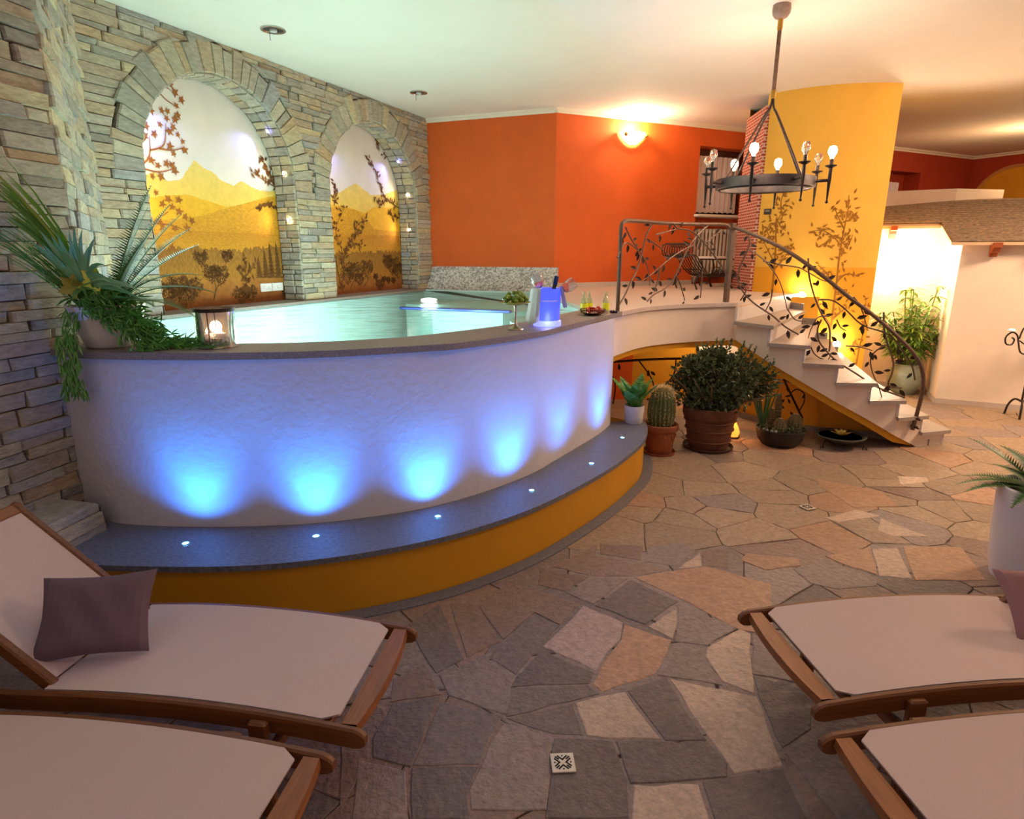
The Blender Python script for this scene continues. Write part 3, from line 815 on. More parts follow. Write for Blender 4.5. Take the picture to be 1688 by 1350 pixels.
def flat_leaf(m, P, s, z, L, W, a, off):
    ca, sa = math.cos(a), math.sin(a)
    q = [(0, 0), (.35 * L, W / 2), (L, 0), (.35 * L, -W / 2)]
    m.quad(*[P(s + u * ca - v * sa, z + u * sa + v * ca, off) for u, v in q])

def flat_line(m, P, pts, w0, w1, off):
    pts = smooth_path([V(*p) for p in pts], 5)
    n = len(pts)
    a, b = [], []
    for i, p in enumerate(pts):
        t = (pts[min(i + 1, n - 1)] - pts[max(i - 1, 0)]).normalized()
        ww = (w0 + (w1 - w0) * i / (n - 1)) / 2
        a.append(P(p[0] - t[1] * ww, p[1] + t[0] * ww, off)); b.append(P(p[0] + t[1] * ww, p[1] - t[0] * ww, off))
    m.strip(a, b)
    return pts

for i, (MU, (c, r, zs)) in enumerate(zip((MURAL1, MURAL2), ARCH)):
    base = WP(c, ZB, -.27)
    rt = thing('mural_painting', ['golden mountain mural with maple branches painted in the wide niche near the fern',
                                  'golden mountain mural with a leafy tree, painted in the niche beside the orange wall'][i], 'mural', base)
    OFF = -.268
    def topz(s):
        return zs + math.sqrt(max(0, (r + .01) ** 2 - (s - c) ** 2)) if abs(s - c) < r + .01 else zs
    xs = [c - r - .01 + (2 * r + .02) * k / 90 for k in range(91)]
    def layer(name, line, material, off, soft=.0):
        m = MB()
        up = [min(interp(line, s) + random.uniform(-soft, soft), topz(s)) for s in xs]
        m.strip([WP(s, ZB - .02, off) for s in xs], [WP(s, z_, off) for s, z_ in zip(xs, up)])
        m.build(name, material, rt, local=False)
    layer('painted_sky', [(-9, 9), (9, 9)], mu_sky, OFF)
    layer('painted_peaks', MU['far'], mu_far, OFF + .001, .006)
    layer('painted_hills', MU['mid'], mu_mid, OFF + .002, .004)
    layer('painted_near_hills', MU['hill'], mu_hill, OFF + .003, .004)
    layer('painted_fields', MU['field'], mu_field, OFF + .004, .004)
    layer('painted_forest', MU['forest'], mu_forest, OFF + .005, .022)
    layer('painted_ground', MU['ground'], mu_ground, OFF + .006, .012)
    m = MB()
    for (s, z_, rad) in MU['bushes']:                       # dabbed crowns of painted bushes
        for k in range(int(300 * rad / .1)):
            a = random.uniform(0, 2 * PI); q = rad * math.sqrt(random.random())
            flat_leaf(m, WP, s + q * math.cos(a), z_ + q * (.75 + .25 * math.sin(3 * a)) * math.sin(a), .022, .011, random.uniform(0, 2 * PI), OFF + .0072)
    for (s, z_, h) in MU['conifers']:
        for k in range(9):
            t = k / 9
            ww = .055 * (1 - t) + .006
            m.quad(WP(s - ww, z_ + h * t, OFF + .0074), WP(s + ww, z_ + h * t, OFF + .0074), WP(s, z_ + h * (t + .2), OFF + .0074))
    for b in MU['stems']:
        flat_line(m, WP, b, .014, .006, OFF + .0076)
    m.build('painted_trees', mu_dark, rt, local=False, kind='stuff')
    if MU['maple']:
        m = MB()
        for b in MU['maple']:
            flat_line(m, WP, b, .016, .005, OFF + .008)
        for (s, z_) in MU['mleaf']:
            maple_leaf(m, s, z_, random.uniform(.032, .05), random.uniform(0, 6), OFF + .0085)
        m.build('painted_maple_branch', mu_maple, rt, local=False, kind='stuff')
    m = MB()
    for b in MU['leafy']:
        pts = flat_line(m, WP, b, .014, .005, OFF + .0088)
        for k, p in enumerate(pts):
            for q in range(2):
                flat_leaf(m, WP, p[0] + random.uniform(-.03, .03), p[1] + random.uniform(-.03, .03), random.uniform(.05, .08), .026,
                          random.uniform(.2, 2.9) + (PI if random.random() < .25 else 0), OFF + .009)
    m.build('painted_leafy_branch', mu_brown, rt, local=False, kind='stuff')

# niche lamps: two blue spots high on the jambs, two warm ones low, on either side
def niche_lamp(s, z, nrm, color, power, label, blue):
    p = WP(s, z, -.10) + nrm * .028
    rt = thing('niche_spotlight', label, 'spotlight', p, group='recessed niche spotlights')
    q = nrm.to_track_quat('Z', 'Y').to_matrix()
    m = MB()
    vs = []
    for rr, h in ((.026, 0), (.026, .008), (.018, .008)):
        vs += [q @ V(rr * math.cos(2 * PI * k / 12), rr * math.sin(2 * PI * k / 12), h) for k in range(12)]
    m.add(vs, [(a * 12 + k, a * 12 + (k + 1) % 12, a * 12 + 12 + (k + 1) % 12, a * 12 + 12 + k) for a in (0, 1) for k in range(12)])
    m.build('rim', chrome, rt)
    m = MB()
    m.add([q @ V(.018 * math.cos(2 * PI * k / 12), .018 * math.sin(2 * PI * k / 12), .007) for k in range(12)], [tuple(range(12))])
    m.build('lens', mat('lens_blue', '#8080ff', .3, emit='#8A90FF', estr=25) if blue else mat('lens_warm', '#fff0d0', .3, emit='#FFF0D8', estr=40), rt)
    tgt = p + (nrm * .5 - WN * .15 if not blue else nrm * .30 - WN * .16 + V(0, 0, -.08))
    lamp('niche_light', 'SPOT', p + nrm * .03, power, color, .015, tgt, 140 if not blue else 95, .8)

lbls = iter(['blue spotlight high on the near jamb of the wide niche', 'blue spotlight high on the far jamb of the wide niche',
             'white spotlight at springing height, near jamb of the wide niche', 'white spotlight at springing height, far jamb of the wide niche',
             'lower white spotlight on the near jamb of the wide niche', 'lower white spotlight on the far jamb of the wide niche',
             'blue spotlight high on the near jamb of the niche by the orange wall', 'blue spotlight high on the far jamb of the niche by the orange wall',
             'white spotlight at springing height, near jamb of the niche by the orange wall', 'white spotlight at springing height, far jamb of the niche by the orange wall',
             'lower white spotlight on the near jamb of the niche by the orange wall', 'lower white spotlight on the far jamb of the niche by the orange wall'])
for (c, r, zs) in ARCH:
    a = math.radians(38)
    for sg in (-1, 1):
        niche_lamp(c + sg * r * math.cos(a), zs + r * math.sin(a), -(WD * sg * math.cos(a) + V(0, 0, math.sin(a))), (.26, .28, 1.0), 7, next(lbls), True)
    for dz in (.12, -.34):
        for sg in (-1, 1):
            niche_lamp(c + sg * r, zs + dz, -WD * sg, (1.0, .84, .60), 3.4, next(lbls), False)

# ---- ledge below the murals and pool basin
m = MB()
m.prism([tuple((WP(S0, 0, -.3))[:2]), tuple((WP(S0, 0, .10))[:2]), tuple((WP(S1 + .02, 0, .10))[:2]), tuple((WP(S1 + .02, 0, -.3))[:2])], ZB - .025, ZB)
struct(m.build('trim_1', granite), 'grey granite ledge under the murals')
m = MB()
m.prism([tuple((WP(S0, 0, -.3))[:2]), tuple((WP(S0, 0, .07))[:2]), tuple((WP(S1, 0, .07))[:2]), tuple((WP(S1, 0, -.3))[:2])], 1.2, ZB - .025)
struct(m.build('trim_2', mat('overflow_channel', '#20201E', .6)), 'dark overflow channel under the ledge')
pool_mat = mat('pool_lining', '#D2EEE9', .6, var=.05, vscale=5)
water_m = bpy.data.materials.new('pool_water'); water_m.use_nodes = True
N, K = water_m.node_tree.nodes, water_m.node_tree.links
N.clear()
out = N.new('ShaderNodeOutputMaterial'); mx = N.new('ShaderNodeMixShader'); tr = N.new('ShaderNodeBsdfTransparent'); gl = N.new('ShaderNodeBsdfGlossy'); fr = N.new('ShaderNodeFresnel')
tr.inputs[0].default_value = (.78, .97, .95, 1)
gl.inputs['Roughness'].default_value = .16
fr.inputs['IOR'].default_value = 1.06
nz = N.new('ShaderNodeTexNoise'); nz.inputs['Scale'].default_value = 3.2; nz.inputs['Detail'].default_value = 3
bp = N.new('ShaderNodeBump'); bp.inputs['Strength'].default_value = .35; bp.inputs['Distance'].default_value = .05
ge = N.new('ShaderNodeNewGeometry'); K.new(ge.outputs['Position'], nz.inputs['Vector'])
K.new(nz.outputs['Fac'], bp.inputs['Height']); K.new(bp.outputs[0], gl.inputs['Normal']); K.new(bp.outputs[0], fr.inputs['Normal'])
K.new(fr.outputs[0], mx.inputs[0]); K.new(tr.outputs[0], mx.inputs[1]); K.new(gl.outputs[0], mx.inputs[2]); K.new(mx.outputs[0], out.inputs[0])
INN = smooth_path([V(*p) for p in [(-2.36, 3.42), (-2.0, 3.31), (-1.6, 3.265), (-1.37, 3.275), (-1.149, 3.31), (-.84, 3.42), (-.525, 3.62), (-.06, 4.11), (.2, 4.52), (.45, 4.98)]], 6)
RIGHT = smooth_path([V(*p) for p in [(.45, 4.98), (.60, 5.28), (.62, 5.55), (.55, 6.1), (.42, 6.9), (.30, 7.6), (.36, 8.15)]], 5)
BACKP = [V(.36, 8.15), V(-1.28, 8.78)]
def xy(v): return (v[0], v[1])
basin = [xy(p) for p in INN] + [xy(p) for p in RIGHT[1:]] + [xy(BACKP[1])] + [xy(WP(S1, 0, .07)), xy(WP(S0, 0, .07))]
m = MB()
m.add([(x, y, .62) for x, y in basin], [tuple(range(len(basin)))])
k = len(basin)
m.add([(x, y, .62) for x, y in basin] + [(x, y, 1.235) for x, y in basin], [((i + 1) % k, i, k + i, k + (i + 1) % k) for i in range(k)])
struct(m.build('floor_pool_basin', pool_mat), 'pale turquoise lining of the pool')
m = MB(); m.add([(x, y, WZ) for x, y in basin], [tuple(range(len(basin)))])
water = m.build('water_surface', water_m); struct(water, 'turquoise lit pool water')
# submerged seats
seat_m = mat('pool_seat', '#A9CFC8', .6, var=.08, vscale=30)
def seat(cx, cy, rr, a0, a1, label, sy=1.0):
    pts = [(cx, cy)] + [(cx + rr * math.cos(a0 + (a1 - a0) * t / 20), cy + sy * rr * math.sin(a0 + (a1 - a0) * t / 20)) for t in range(21)]
    mm = MB(); mm.prism(pts, .42, 1.1)
    return tag(mm.build('submerged_step', seat_m), label, 'pool step', 'submerged pool steps')
seat(-.06, 4.75, .42, -.2, PI + .9, 'rounded submerged step behind the grape stand', 1.5)
seat(.28, 5.95, .30, .3, PI + .9, 'rounded submerged step beyond the ice bucket', 1.6)
mm = MB(); mm.prism([(-1.2, 8.6), (.3, 8.0), (.42, 6.95), (-.1, 6.5), (-.9, 6.9), (-1.35, 7.8)], .42, 1.12)
tag(mm.build('pool_bench', seat_m), 'wide submerged bench under the mosaic backsplash', 'pool bench')
mm = MB(); mm.bbox((-.62, 6.55, 1.15), (1.3, .07, .03), .01, rz=-.35)
tag(mm.build('pool_rail', mat('blue_steel', '#3A58B8', .3, .8)), 'dark bluish bar under the water in front of the bench', 'rail')
for p, e in (((-1.9, 4.3, 1.0), 55), ((-.9, 4.6, 1.0), 50), ((-1.6, 5.8, 1.0), 60), ((-.7, 6.0, 1.0), 40), ((-1.0, 7.4, 1.17), 12), ((-.3, 5.3, 1.0), 20)):
    lamp('pool_light', 'POINT', p, e * .5, (.92, 1.0, .97), .12)

# ---- pool wall, coping, bench
m = ribbon(WALLP, 0, CZ - .036)
struct(m.build('wall_pool', white_pl, smooth=True), 'curved white plaster wall of the raised pool')
cop_root = root_struct('trim_3', 'speckled granite coping along the curved pool edge')
nseg = 7
outer = resample(COP, nseg * 9 + 1)
inner = resample(INN + [V(*xy(p)) for p in RIGHT[1:6]], nseg * 9 + 1)
for k in range(nseg):
    a, b = k * 9, k * 9 + 9
    band_solid(outer[a:b + 1], inner[a:b + 1], CZ - .036, CZ - random.uniform(0, .0012)).build('coping_slab', granite, cop_root)
bench_root = root_struct('trim_4', 'grey granite bench top curving around the pool wall')
bo = resample(BEN, 46); wi = resample(WALLP[:int(len(WALLP) * .86)], 46)
for k in range(5):
    band_solid(bo[k * 9:k * 9 + 10], wi[k * 9:k * 9 + 10], BZ - .03, BZ - random.uniform(0, .001)).build('bench_slab', granite_b, bench_root)
ins = offset2(BEN, .025)
m = ribbon(ins, 0, BZ - .03)
e0, e1 = ins[-1], V(.84, 5.35)
m.quad((e0[0], e0[1], 0), (e1[0], e1[1], 0), (e1[0], e1[1], BZ - .03), (e0[0], e0[1], BZ - .03))
struct(m.build('wall_bench', ochre, smooth=True), 'ochre yellow base of the curved bench')
m = band_solid(offset2(BEN, -.06), offset2(BEN, .02), 0, .017)
struct(m.build('trim_5', granite_b), 'grey stone border on the floor along the bench')
# bench lights
BL = [((305, 897), (-1.64, 2.78)), (0, (-1.01, 2.86)), (0, (-.41, 3.10)), (0, (.12, 3.48)), (0, (.55, 3.97)), (0, (.87, 4.57))]
names = ['nearest the stone plinth', 'second along from the stone plinth', 'third along from the stone plinth', 'fourth along from the stone plinth',
         'fifth along from the stone plinth', 'beside the small white palm pot']
for k, (_, (x, y)) in enumerate(BL):
    rt = thing('bench_light', 'small blue recessed light in the bench, ' + names[k], 'light', (x, y, BZ), group='blue bench lights')
    m = MB(); m.lathe([(.021, 0), (.021, .004), (.015, .004)], 14, close=False); m.build('rim', chrome, rt)
    m = MB(); m.lathe([(.0151, .0035), (.001, .0045)], 14); m.build('lens', mat('lens_cyan', '#60c8ff', .3, emit='#59C4FF', estr=30), rt)
    near = min(WALLP, key=lambda p: (p - V(x, y)).length)
    dirw = (near - V(x, y)).normalized()
    lamp('bench_uplight', 'SPOT', (x, y, BZ + .012), 15 if k < 4 else 12, (.015, .30, 1.0), .012, (x + dirw[0] * .36, y + dirw[1] * .36, BZ + 1.0), 76, .85)
    lamp('bench_uplight_halo', 'SPOT', (x, y, BZ + .014), 22 if k < 4 else 15, (.03, .22, 1.0), .012, (x + dirw[0] * .34, y + dirw[1] * .34, BZ + 1.0), 130, 1.0)

# ---- landing, back walls
CC, CR = V(3.986, 8.491, 0), 1.2607
def CP(a, z, off=0.0):
    return V(CC.x + (CR + off) * math.cos(a), CC.y + (CR + off) * math.sin(a), z)
SC_C = V(4.2, 8.3)                    # centre of the winding stair
stair_out = [V(2.2, 5.976), V(2.13, 5.80), V(2.329, 5.469), V(2.597, 5.33), V(2.872, 5.247), V(3.175, 5.219), V(3.459, 5.23), V(3.742, 5.306), V(4.02, 5.383)]
ORB, ORD = V(.571, 8.433, 0), V(.909, .4168, 0)
ORN = V(.4168, -.909, 0)
def OP(s, z, off=0.0): return ORB + ORD * s + ORN * off + V(0, 0, z)
land_poly = [xy(p) for p in COP[-3:]] + [xy(p) for p in LEDGE[1:]] + [(2.95, 6.75), (3.75, 7.3), (3.1, 8.4), (3.6, 9.9), (2.6, 9.6), (.55, 8.5)] + [xy(p) for p in reversed(RIGHT)] 
land_poly = land_poly[:-1]
m = MB()
lp = [xy(p) for p in LEDGE] + [(3.2, 7.12), (3.45, 7.36), (3.2, 8.5), (3.9, 10.1), (2.6, 9.6), (.55, 8.55)] + [xy(p) for p in reversed(RIGHT[4:])]
m.prism(lp, CZ - .036, CZ - .0005)
landing = struct(m.build('floor_landing', granite_l), 'pale stone floor of the raised landing')
fas = [V(.845, 5.02)] + offset2(LEDGE, .03)
m = ribbon(fas, .90, CZ - .036)
struct(m.build('wall_landing', hut_pl, smooth=True), 'cream fascia of the landing bridge')
lip = [V(.85, 5.05)] + offset2(LEDGE, .055)
m = ribbon(lip, .845, .90)
m.strip([(p[0], p[1], .90) for p in fas], [(p[0], p[1], .90) for p in lip])
m.strip([(p[0], p[1], .845) for p in lip], [(p[0] - .1, p[1] + .5, .845) for p in lip])
struct(m.build('trim_6', ochre, smooth=True), 'ochre band under the landing fascia')
# orange walls
A0 = V(-1.186, 9.089, 0)
m = MB(); m.quad(A0 + V(0, 0, .4), ORB + V(0, 0, .4), ORB + V(0, 0, ZC), A0 + V(0, 0, ZC))
struct(m.build('wall_back', orange), 'burnt orange wall panel above the mosaic backsplash')
RS0, RS1, RZ1, RDP = 2.36, 3.42, 3.23, .30      # window recess
m = MB()
m.quad(OP(0, 0), OP(RS0, 0), OP(RS0, ZC), OP(0, ZC))
m.quad(OP(RS0, RZ1), OP(RS1, RZ1), OP(RS1, ZC), OP(RS0, ZC))
m.quad(OP(RS1, 0), OP(5.2, 0), OP(5.2, ZC), OP(RS1, ZC))
m.quad(OP(RS0, 0), OP(RS0, 0, -RDP), OP(RS0, RZ1, -RDP), OP(RS0, RZ1))
m.quad(OP(RS1, 0), OP(RS1, 0, -RDP), OP(RS1, RZ1, -RDP), OP(RS1, RZ1))
m.quad(OP(RS0, RZ1), OP(RS0, RZ1, -RDP), OP(RS1, RZ1, -RDP), OP(RS1, RZ1))
m.quad(OP(RS0, 0, -RDP), OP(RS1, 0, -RDP), OP(RS1, 2.28, -RDP), OP(RS0, 2.28, -RDP))
struct(m.build('wall_right', orange), 'bright orange wall with a window recess behind the landing')
win = root_struct('window_1', 'curtained window in the orange recess')
m = MB(); m.quad(OP(RS0, 2.2, -RDP - .02), OP(RS1, 2.2, -RDP - .02), OP(RS1, RZ1, -RDP - .02), OP(RS0, RZ1, -RDP - .02)); m.build('pane', mat('night_pane', '#3A2018', .1), win)
for s_ in (RS0 + .03, RS1 - .03):
    m = MB(); m.bbox(OP(s_, 2.75, -RDP + .02), (.06, .05, .94), .006, rz=math.atan2(ORD.y, ORD.x)); m.build('frame_post', mat('dark_window_wood', '#5A2A16', .5), win)
m = MB(); m.bbox(OP((RS0 + RS1) / 2, RZ1 - .045, -RDP + .03), (RS1 - RS0, .07, .08), .006, rz=math.atan2(ORD.y, ORD.x)); m.build('frame_head', MATS['dark_window_wood'], win)
m = MB(); m.bbox(OP((RS0 + RS1) / 2 + .02, 2.27, -.10), (RS1 - RS0 + .1, .36, .035), .006, rz=math.atan2(ORD.y, ORD.x)); m.build('sill', white_gl, win)

def curtain(P, s0, s1, z0, z1, off, name, label, folds=9, parent=None):
    m = MB()
    n = folds * 8
    a, b = [], []
    for k in range(n + 1):
        s = s0 + (s1 - s0) * k / n
        d_ = off + .018 * math.sin(2 * PI * folds * k / n) + .006 * math.sin(3.1 * k)
        a.append(P(s, z0 + .008 * math.sin(k * .7), d_)); b.append(P(s, z1, d_ * .9 + off * .1))
    m.strip(a, b)
    a2 = [p + V(.002, -.004, 0) for p in a]; b2 = [p + V(.002, -.004, 0) for p in b]
    m.strip(b2, a2)
    o = m.build(name, curtain_m, None, smooth=True)
    return tag(o, label, 'curtain')
curtain(OP, RS0 + .05, RS1 - .14, 2.33, 3.13, -.18, 'curtain', 'white pleated curtain in the window above the radiator')
def moulding(P, s0, s1, name, label, flip=1):
    m = MB()
    prof = [(0, ZC - .055), (.012, ZC - .055), (.018, ZC - .03), (.04, ZC - .02), (.045, ZC)]
    for (o0, z0), (o1, z1) in zip(prof[:-1], prof[1:]):
        m.quad(P(s0, z0, o0), P(s1, z0, o0), P(s1, z1, o1), P(s0, z1, o1))
    struct(m.build(name, mat('cream_moulding', '#EDE0CC', .6)), label)
AD = (ORB - A0).normalized(); AN = V(AD.y, -AD.x, 0)
def AP(s, z, off=0.0): return A0 + AD * s + AN * off + V(0, 0, z)
AL = (ORB - A0).length
moulding(AP, 0, AL + .02, 'trim_7', 'cream cornice over the shaded orange panel')
moulding(OP, -.02, 5.2, 'trim_8', 'cream cornice over the bright orange wall')
m = MB()
m.box(OP(RS0 / 2, CZ + .033, .008), (RS0, .02, .066), rz=math.atan2(ORD.y, ORD.x))
struct(m.build('baseboard_right', granite_l), 'pale stone baseboard on the orange wall')
# mosaic backsplash
mos = mat('pebble_mosaic', '#A9A4A0', .45, var=.0)
N, K = mos.node_tree.nodes, mos.node_tree.links
vo = N.new('ShaderNodeTexVoronoi'); vo.inputs['Scale'].default_value = 52
ge = N.new('ShaderNodeNewGeometry'); K.new(ge.outputs['Position'], vo.inputs['Vector'])
cr = N.new('ShaderNodeValToRGB')
for i_, c_ in enumerate(['#8A8684', '#E6E2DE']):
    cr.color_ramp.elements[i_].color = (*srgb(c_), 1)
sp = N.new('ShaderNodeSeparateColor'); K.new(vo.outputs['Color'], sp.inputs[0]); K.new(sp.outputs[0], cr.inputs[0])
K.new(cr.outputs[0], N['Principled BSDF'].inputs['Base Color'])
bp = N.new('ShaderNodeBump'); bp.inputs['Strength'].default_value = .6; bp.invert = True; bp.inputs['Distance'].default_value = .01
K.new(vo.outputs['Distance'], bp.inputs['Height']); K.new(bp.outputs[0], N['Principled BSDF'].inputs['Normal'])
m = MB()
t0, t1 = AP(.04, 1.545, .015), AP(AL + .06, 1.545, .015)
b0, b1 = AP(-.02, .9, .33), AP(AL + .06, .9, .33)
m.add([t0, t1, b1, b0, AP(.04, 1.545), AP(AL + .06, 1.545), AP(AL + .06, .9), AP(-.02, .9)], [(0, 3, 2, 1), (0, 1, 5, 4), (1, 2, 6, 5), (0, 4, 7, 3)])
struct(m.build('trim_9', mos), 'sloping pebble mosaic backsplash at the end of the pool')

# ---- curved yellow wall with painted trees, brick end
a0_, a1_ = -2.492, -1.361
arc = [CP(a0_ + (a1_ - a0_) * k / 24, 0) for k in range(25)]
ring = arc + [V(4.50, 8.6, 0), V(3.6, 9.3, 0), V(3.06, 8.5, 0)]
m = MB()
m.strip([p for p in ring], [p + V(0, 0, ZC) for p in ring])
column = struct(m.build('wall_column', yellow, smooth=True), 'curved yellow wall beside the stairs with painted trees')
brick = bpy.data.materials.new('red_brick'); brick.use_nodes = True
N, K = brick.node_tree.nodes, brick.node_tree.links
bt = N.new('ShaderNodeTexBrick'); bt.inputs['Scale'].default_value = 1.0
bt.inputs['Brick Width'].default_value = .095; bt.inputs['Row Height'].default_value = .036; bt.inputs['Mortar Size'].default_value = .006
bt.inputs['Color1'].default_value = (*srgb('#A8402A'), 1); bt.inputs['Color2'].default_value = (*srgb('#8C3422'), 1); bt.inputs['Mortar'].default_value = (*srgb('#C8A898'), 1)
ge = N.new('ShaderNodeNewGeometry'); sp = N.new('ShaderNodeSeparateXYZ'); cb = N.new('ShaderNodeCombineXYZ'); ad = N.new('ShaderNodeMath'); ad.operation = 'ADD'
K.new(ge.outputs['Position'], sp.inputs[0]); K.new(sp.outputs[0], ad.inputs[0]); K.new(sp.outputs[1], ad.inputs[1]); K.new(ad.outputs[0], cb.inputs[0]); K.new(sp.outputs[2], cb.inputs[1])
K.new(cb.outputs[0], bt.inputs['Vector']); K.new(bt.outputs['Color'], N['Principled BSDF'].inputs['Base Color']); N['Principled BSDF'].inputs['Roughness'].default_value = .85
bp = N.new('ShaderNodeBump'); bp.invert = True; bp.inputs['Strength'].default_value = .5; bp.inputs['Distance'].default_value = .005
K.new(bt.outputs['Fac'], bp.inputs['Height']); K.new(bp.outputs[0], N['Principled BSDF'].inputs['Normal'])
m = MB()
q0, q1 = arc[0] + V(.0, -.012, 0), V(3.045, 8.5, 0)
m.prism([(q0.x - .02, q0.y), (q0.x + .03, q0.y - .015), (q1.x + .08, q1.y), (q1.x - .02, q1.y)], CZ, 3.40)
struct(m.build('wall_brick', brick), 'narrow red brick end of the yellow wall')
m = MB()
def CPs(s, z, off): return CP(-s / CR, z, off) if False else CP(s, z, off)
for b in TREES:
    big = len(b) > 6 or b[0][1] < 1.6
    pts = smooth_path([V(*p) for p in b], 5)
    n = len(pts)
    la, lb = [], []
    for i, p in enumerate(pts):
        t = pts[min(i + 1, n - 1)] - pts[max(i - 1, 0)]
        t = V(t[0] * CR, t[1]).normalized()
        ww = ((.022 if big else .010) * (1 - i / n) + .006) / 2
        la.append(CP(p[0] - t[1] * ww / CR, p[1] + t[0] * ww, .002)); lb.append(CP(p[0] + t[1] * ww / CR, p[1] - t[0] * ww, .002))
        if i > (n * .35 if big else 2):
            for q in range(1 + i % 2):
                a = random.uniform(0, 2 * PI); L_ = random.uniform(.05, .078); W_ = .026
                s_, z_ = p[0] + random.uniform(-.055, .055), p[1] + random.uniform(-.055, .055)
                ca, sa = math.cos(a), math.sin(a)
                m.quad(*[CP(s_ + (u * ca - v * sa) / CR, z_ + u * sa + v * ca, .003) for u, v in ((0, 0), (.4 * L_, W_ / 2), (L_, 0), (.4 * L_, -W_ / 2))])
    m.strip(la, lb)
m.build('painted_trees', mat('tree_paint', '#A06A1C', .9, var=.3, vscale=6), column, kind='stuff')
m = MB(); m.strip([CP(a0_ + (a1_ - a0_) * k / 24, .0, .0012) for k in range(25)], [CP(a0_ + (a1_ - a0_) * k / 24, 1.571, .0012) for k in range(25)]); m.build('painted_dado', mat('deep_yellow_paint', '#EFA51E', .75, var=.05, vscale=3), column, smooth=True)

# ---- winding stairs
RIS = CZ / 8
stairs = thing('staircase', 'winding staircase with pale stone treads and cream stringer', 'staircase', (3.2, 5.6, 0))
def inner_pt(p):
    d_ = V(SC_C.x - p.x, SC_C.y - p.y)
    l = d_.length
    return p + d_.normalized() * max(.2, min(l - 1.45, 1.75))
corners = stair_out[1:]             # riser lines: 0 = below the landing ... 7 = floor
fl = [p + (SC_C - p).normalized() * .03 for p in corners]
for k in range(8):
    p = corners[k]; q = inner_pt(p)
    zt = CZ - RIS * k               # top of this riser
    tang = (corners[min(k + 1, 7)] - corners[max(k - 1, 0)]).normalized()
    m = MB()
    a, b = p + (SC_C - p).normalized() * .02, q
    nn = V((b - a).y, -(b - a).x).normalized()
    if nn.dot(tang) < 0: nn = -nn
    th = .02
    m.prism([xy(a), xy(b), xy(b - nn * th), xy(a - nn * th)], zt - RIS, zt - .032)
    m.build('riser', riser_m, stairs, local=False)
    if k < 7:
        z_ = zt - RIS
        p2 = corners[k + 1]; q2 = inner_pt(p2)
        t2 = (p2 - p).normalized()
        o1 = p - (SC_C - p).normalized() * .025 - t2 * .01
        o2 = p2 - (SC_C - p2).normalized() * .025 + t2 * .035
        m = MB()
        m.prism([xy(o1), xy(o2), xy(q2 + t2 * .03), xy(q - t2 * .02)], z_ - .032, z_)
        m.build('tread', tread_m, stairs, local=False)
m = MB()
top_z = lambda k: CZ - RIS * (k + 1) - .03
for k in range(7):                  # stringer face following the steps
    a, b = fl[k], fl[k + 1]
    za, zb = top_z(k), top_z(k)
    la = max(0, top_z(k) - .15); lb = max(0, top_z(k + 1) - .15)
    m.quad((a.x, a.y, la), (b.x, b.y, lb), (b.x, b.y, zb), (a.x, a.y, za))
a = V(2.19, 6.0); b = fl[0]
m.quad((a.x, a.y, .90), (b.x, b.y, top_z(0) - .15), (b.x, b.y, CZ - .036), (a.x, a.y, CZ - .036))
m.build('stringer', hut_pl, stairs, local=False)
m = MB()
fi = [p + (SC_C - p).normalized() * .03 for p in fl]
def band(k): return max(0.0, top_z(k) - .15)
for k in range(7):
    a, b = fi[k], fi[k + 1]
    m.quad((a.x, a.y, max(0, band(k) - .07)), (b.x, b.y, max(0, band(k + 1) - .07)), (b.x, b.y, band(k + 1) + .005), (a.x, a.y, band(k) + .005))
    c_, d_ = inner_pt(corners[k + 1]), inner_pt(corners[k])
    m.quad((a.x, a.y, max(0, band(k) - .07)), (b.x, b.y, max(0, band(k + 1) - .07)), (c_.x, c_.y, max(0, band(k + 1) - .07)), (d_.x, d_.y, max(0, band(k) - .07)))
a = V(2.17, 6.03)
m.quad((a.x, a.y, .845), (fi[0].x, fi[0].y, band(0) - .07), (fi[0].x, fi[0].y, band(0)), (a.x, a.y, .90))
m.build('soffit', ochre, stairs, local=False)
m = MB()
for k in range(7):                   # stepped skirting against the curved wall
    m = MB()
    a = inner_pt(corners[k]); b = inner_pt(corners[k + 1])
    z_ = CZ - RIS * (k + 1)
    n_ = (V(SC_C.x, SC_C.y) - a).normalized() * .02
    m.prism([xy(a), xy(b), xy(b + n_), xy(a + n_)], z_ - .02, z_ + .07)
    m.build('skirting', granite, stairs, local=False)
m = MB()
sk0, sk1 = V(3.2, 5.72), V(4.0, 5.42)
m.prism([(3.0, 5.9), (3.86, 5.36), (3.9, 5.40), (3.02, 5.95)], 0, .07)
m.build('floor_skirting', granite, stairs, local=False)

# ---- space under the landing
struct(MB().quad((.84, 7.2, -.01), (3.6, 7.2, -.01), (3.6, 7.2, 1.24), (.84, 7.2, 1.24)).build('wall_understairs', ochre), 'ochre wall under the landing')
struct(MB().quad((.842, 5.3, 0), (.842, 7.2, 0), (.842, 7.2, 1.24), (.842, 5.3, 1.24)).build('wall_understairs_side', orange), 'orange wall under the landing beside the pool')
us = [((2.42, 6.45), .80), ((2.62, 6.12), .70), ((2.90, 5.86), .54), ((3.2, 5.70), .36), ((3.5, 5.62), .19), ((3.72, 5.60), .06)]
m = MB(); m.strip([(*p, 0) for p, z in us], [(*p, z) for p, z in us])
struct(m.build('wall_understairs_end', ochre, smooth=True), 'curved ochre wall closing the space under the stairs')
m = MB(); m.strip([(p[0] - .01, p[1] - .02, 0) for p, z in us], [(p[0] - .01, p[1] - .02, min(.075, z)) for p, z in us])
struct(m.build('baseboard_understairs', granite, smooth=True), 'dark granite baseboard under the stairs')
m = MB(); m.box((2.25, 7.185, .80), (2.6, .02, .28))
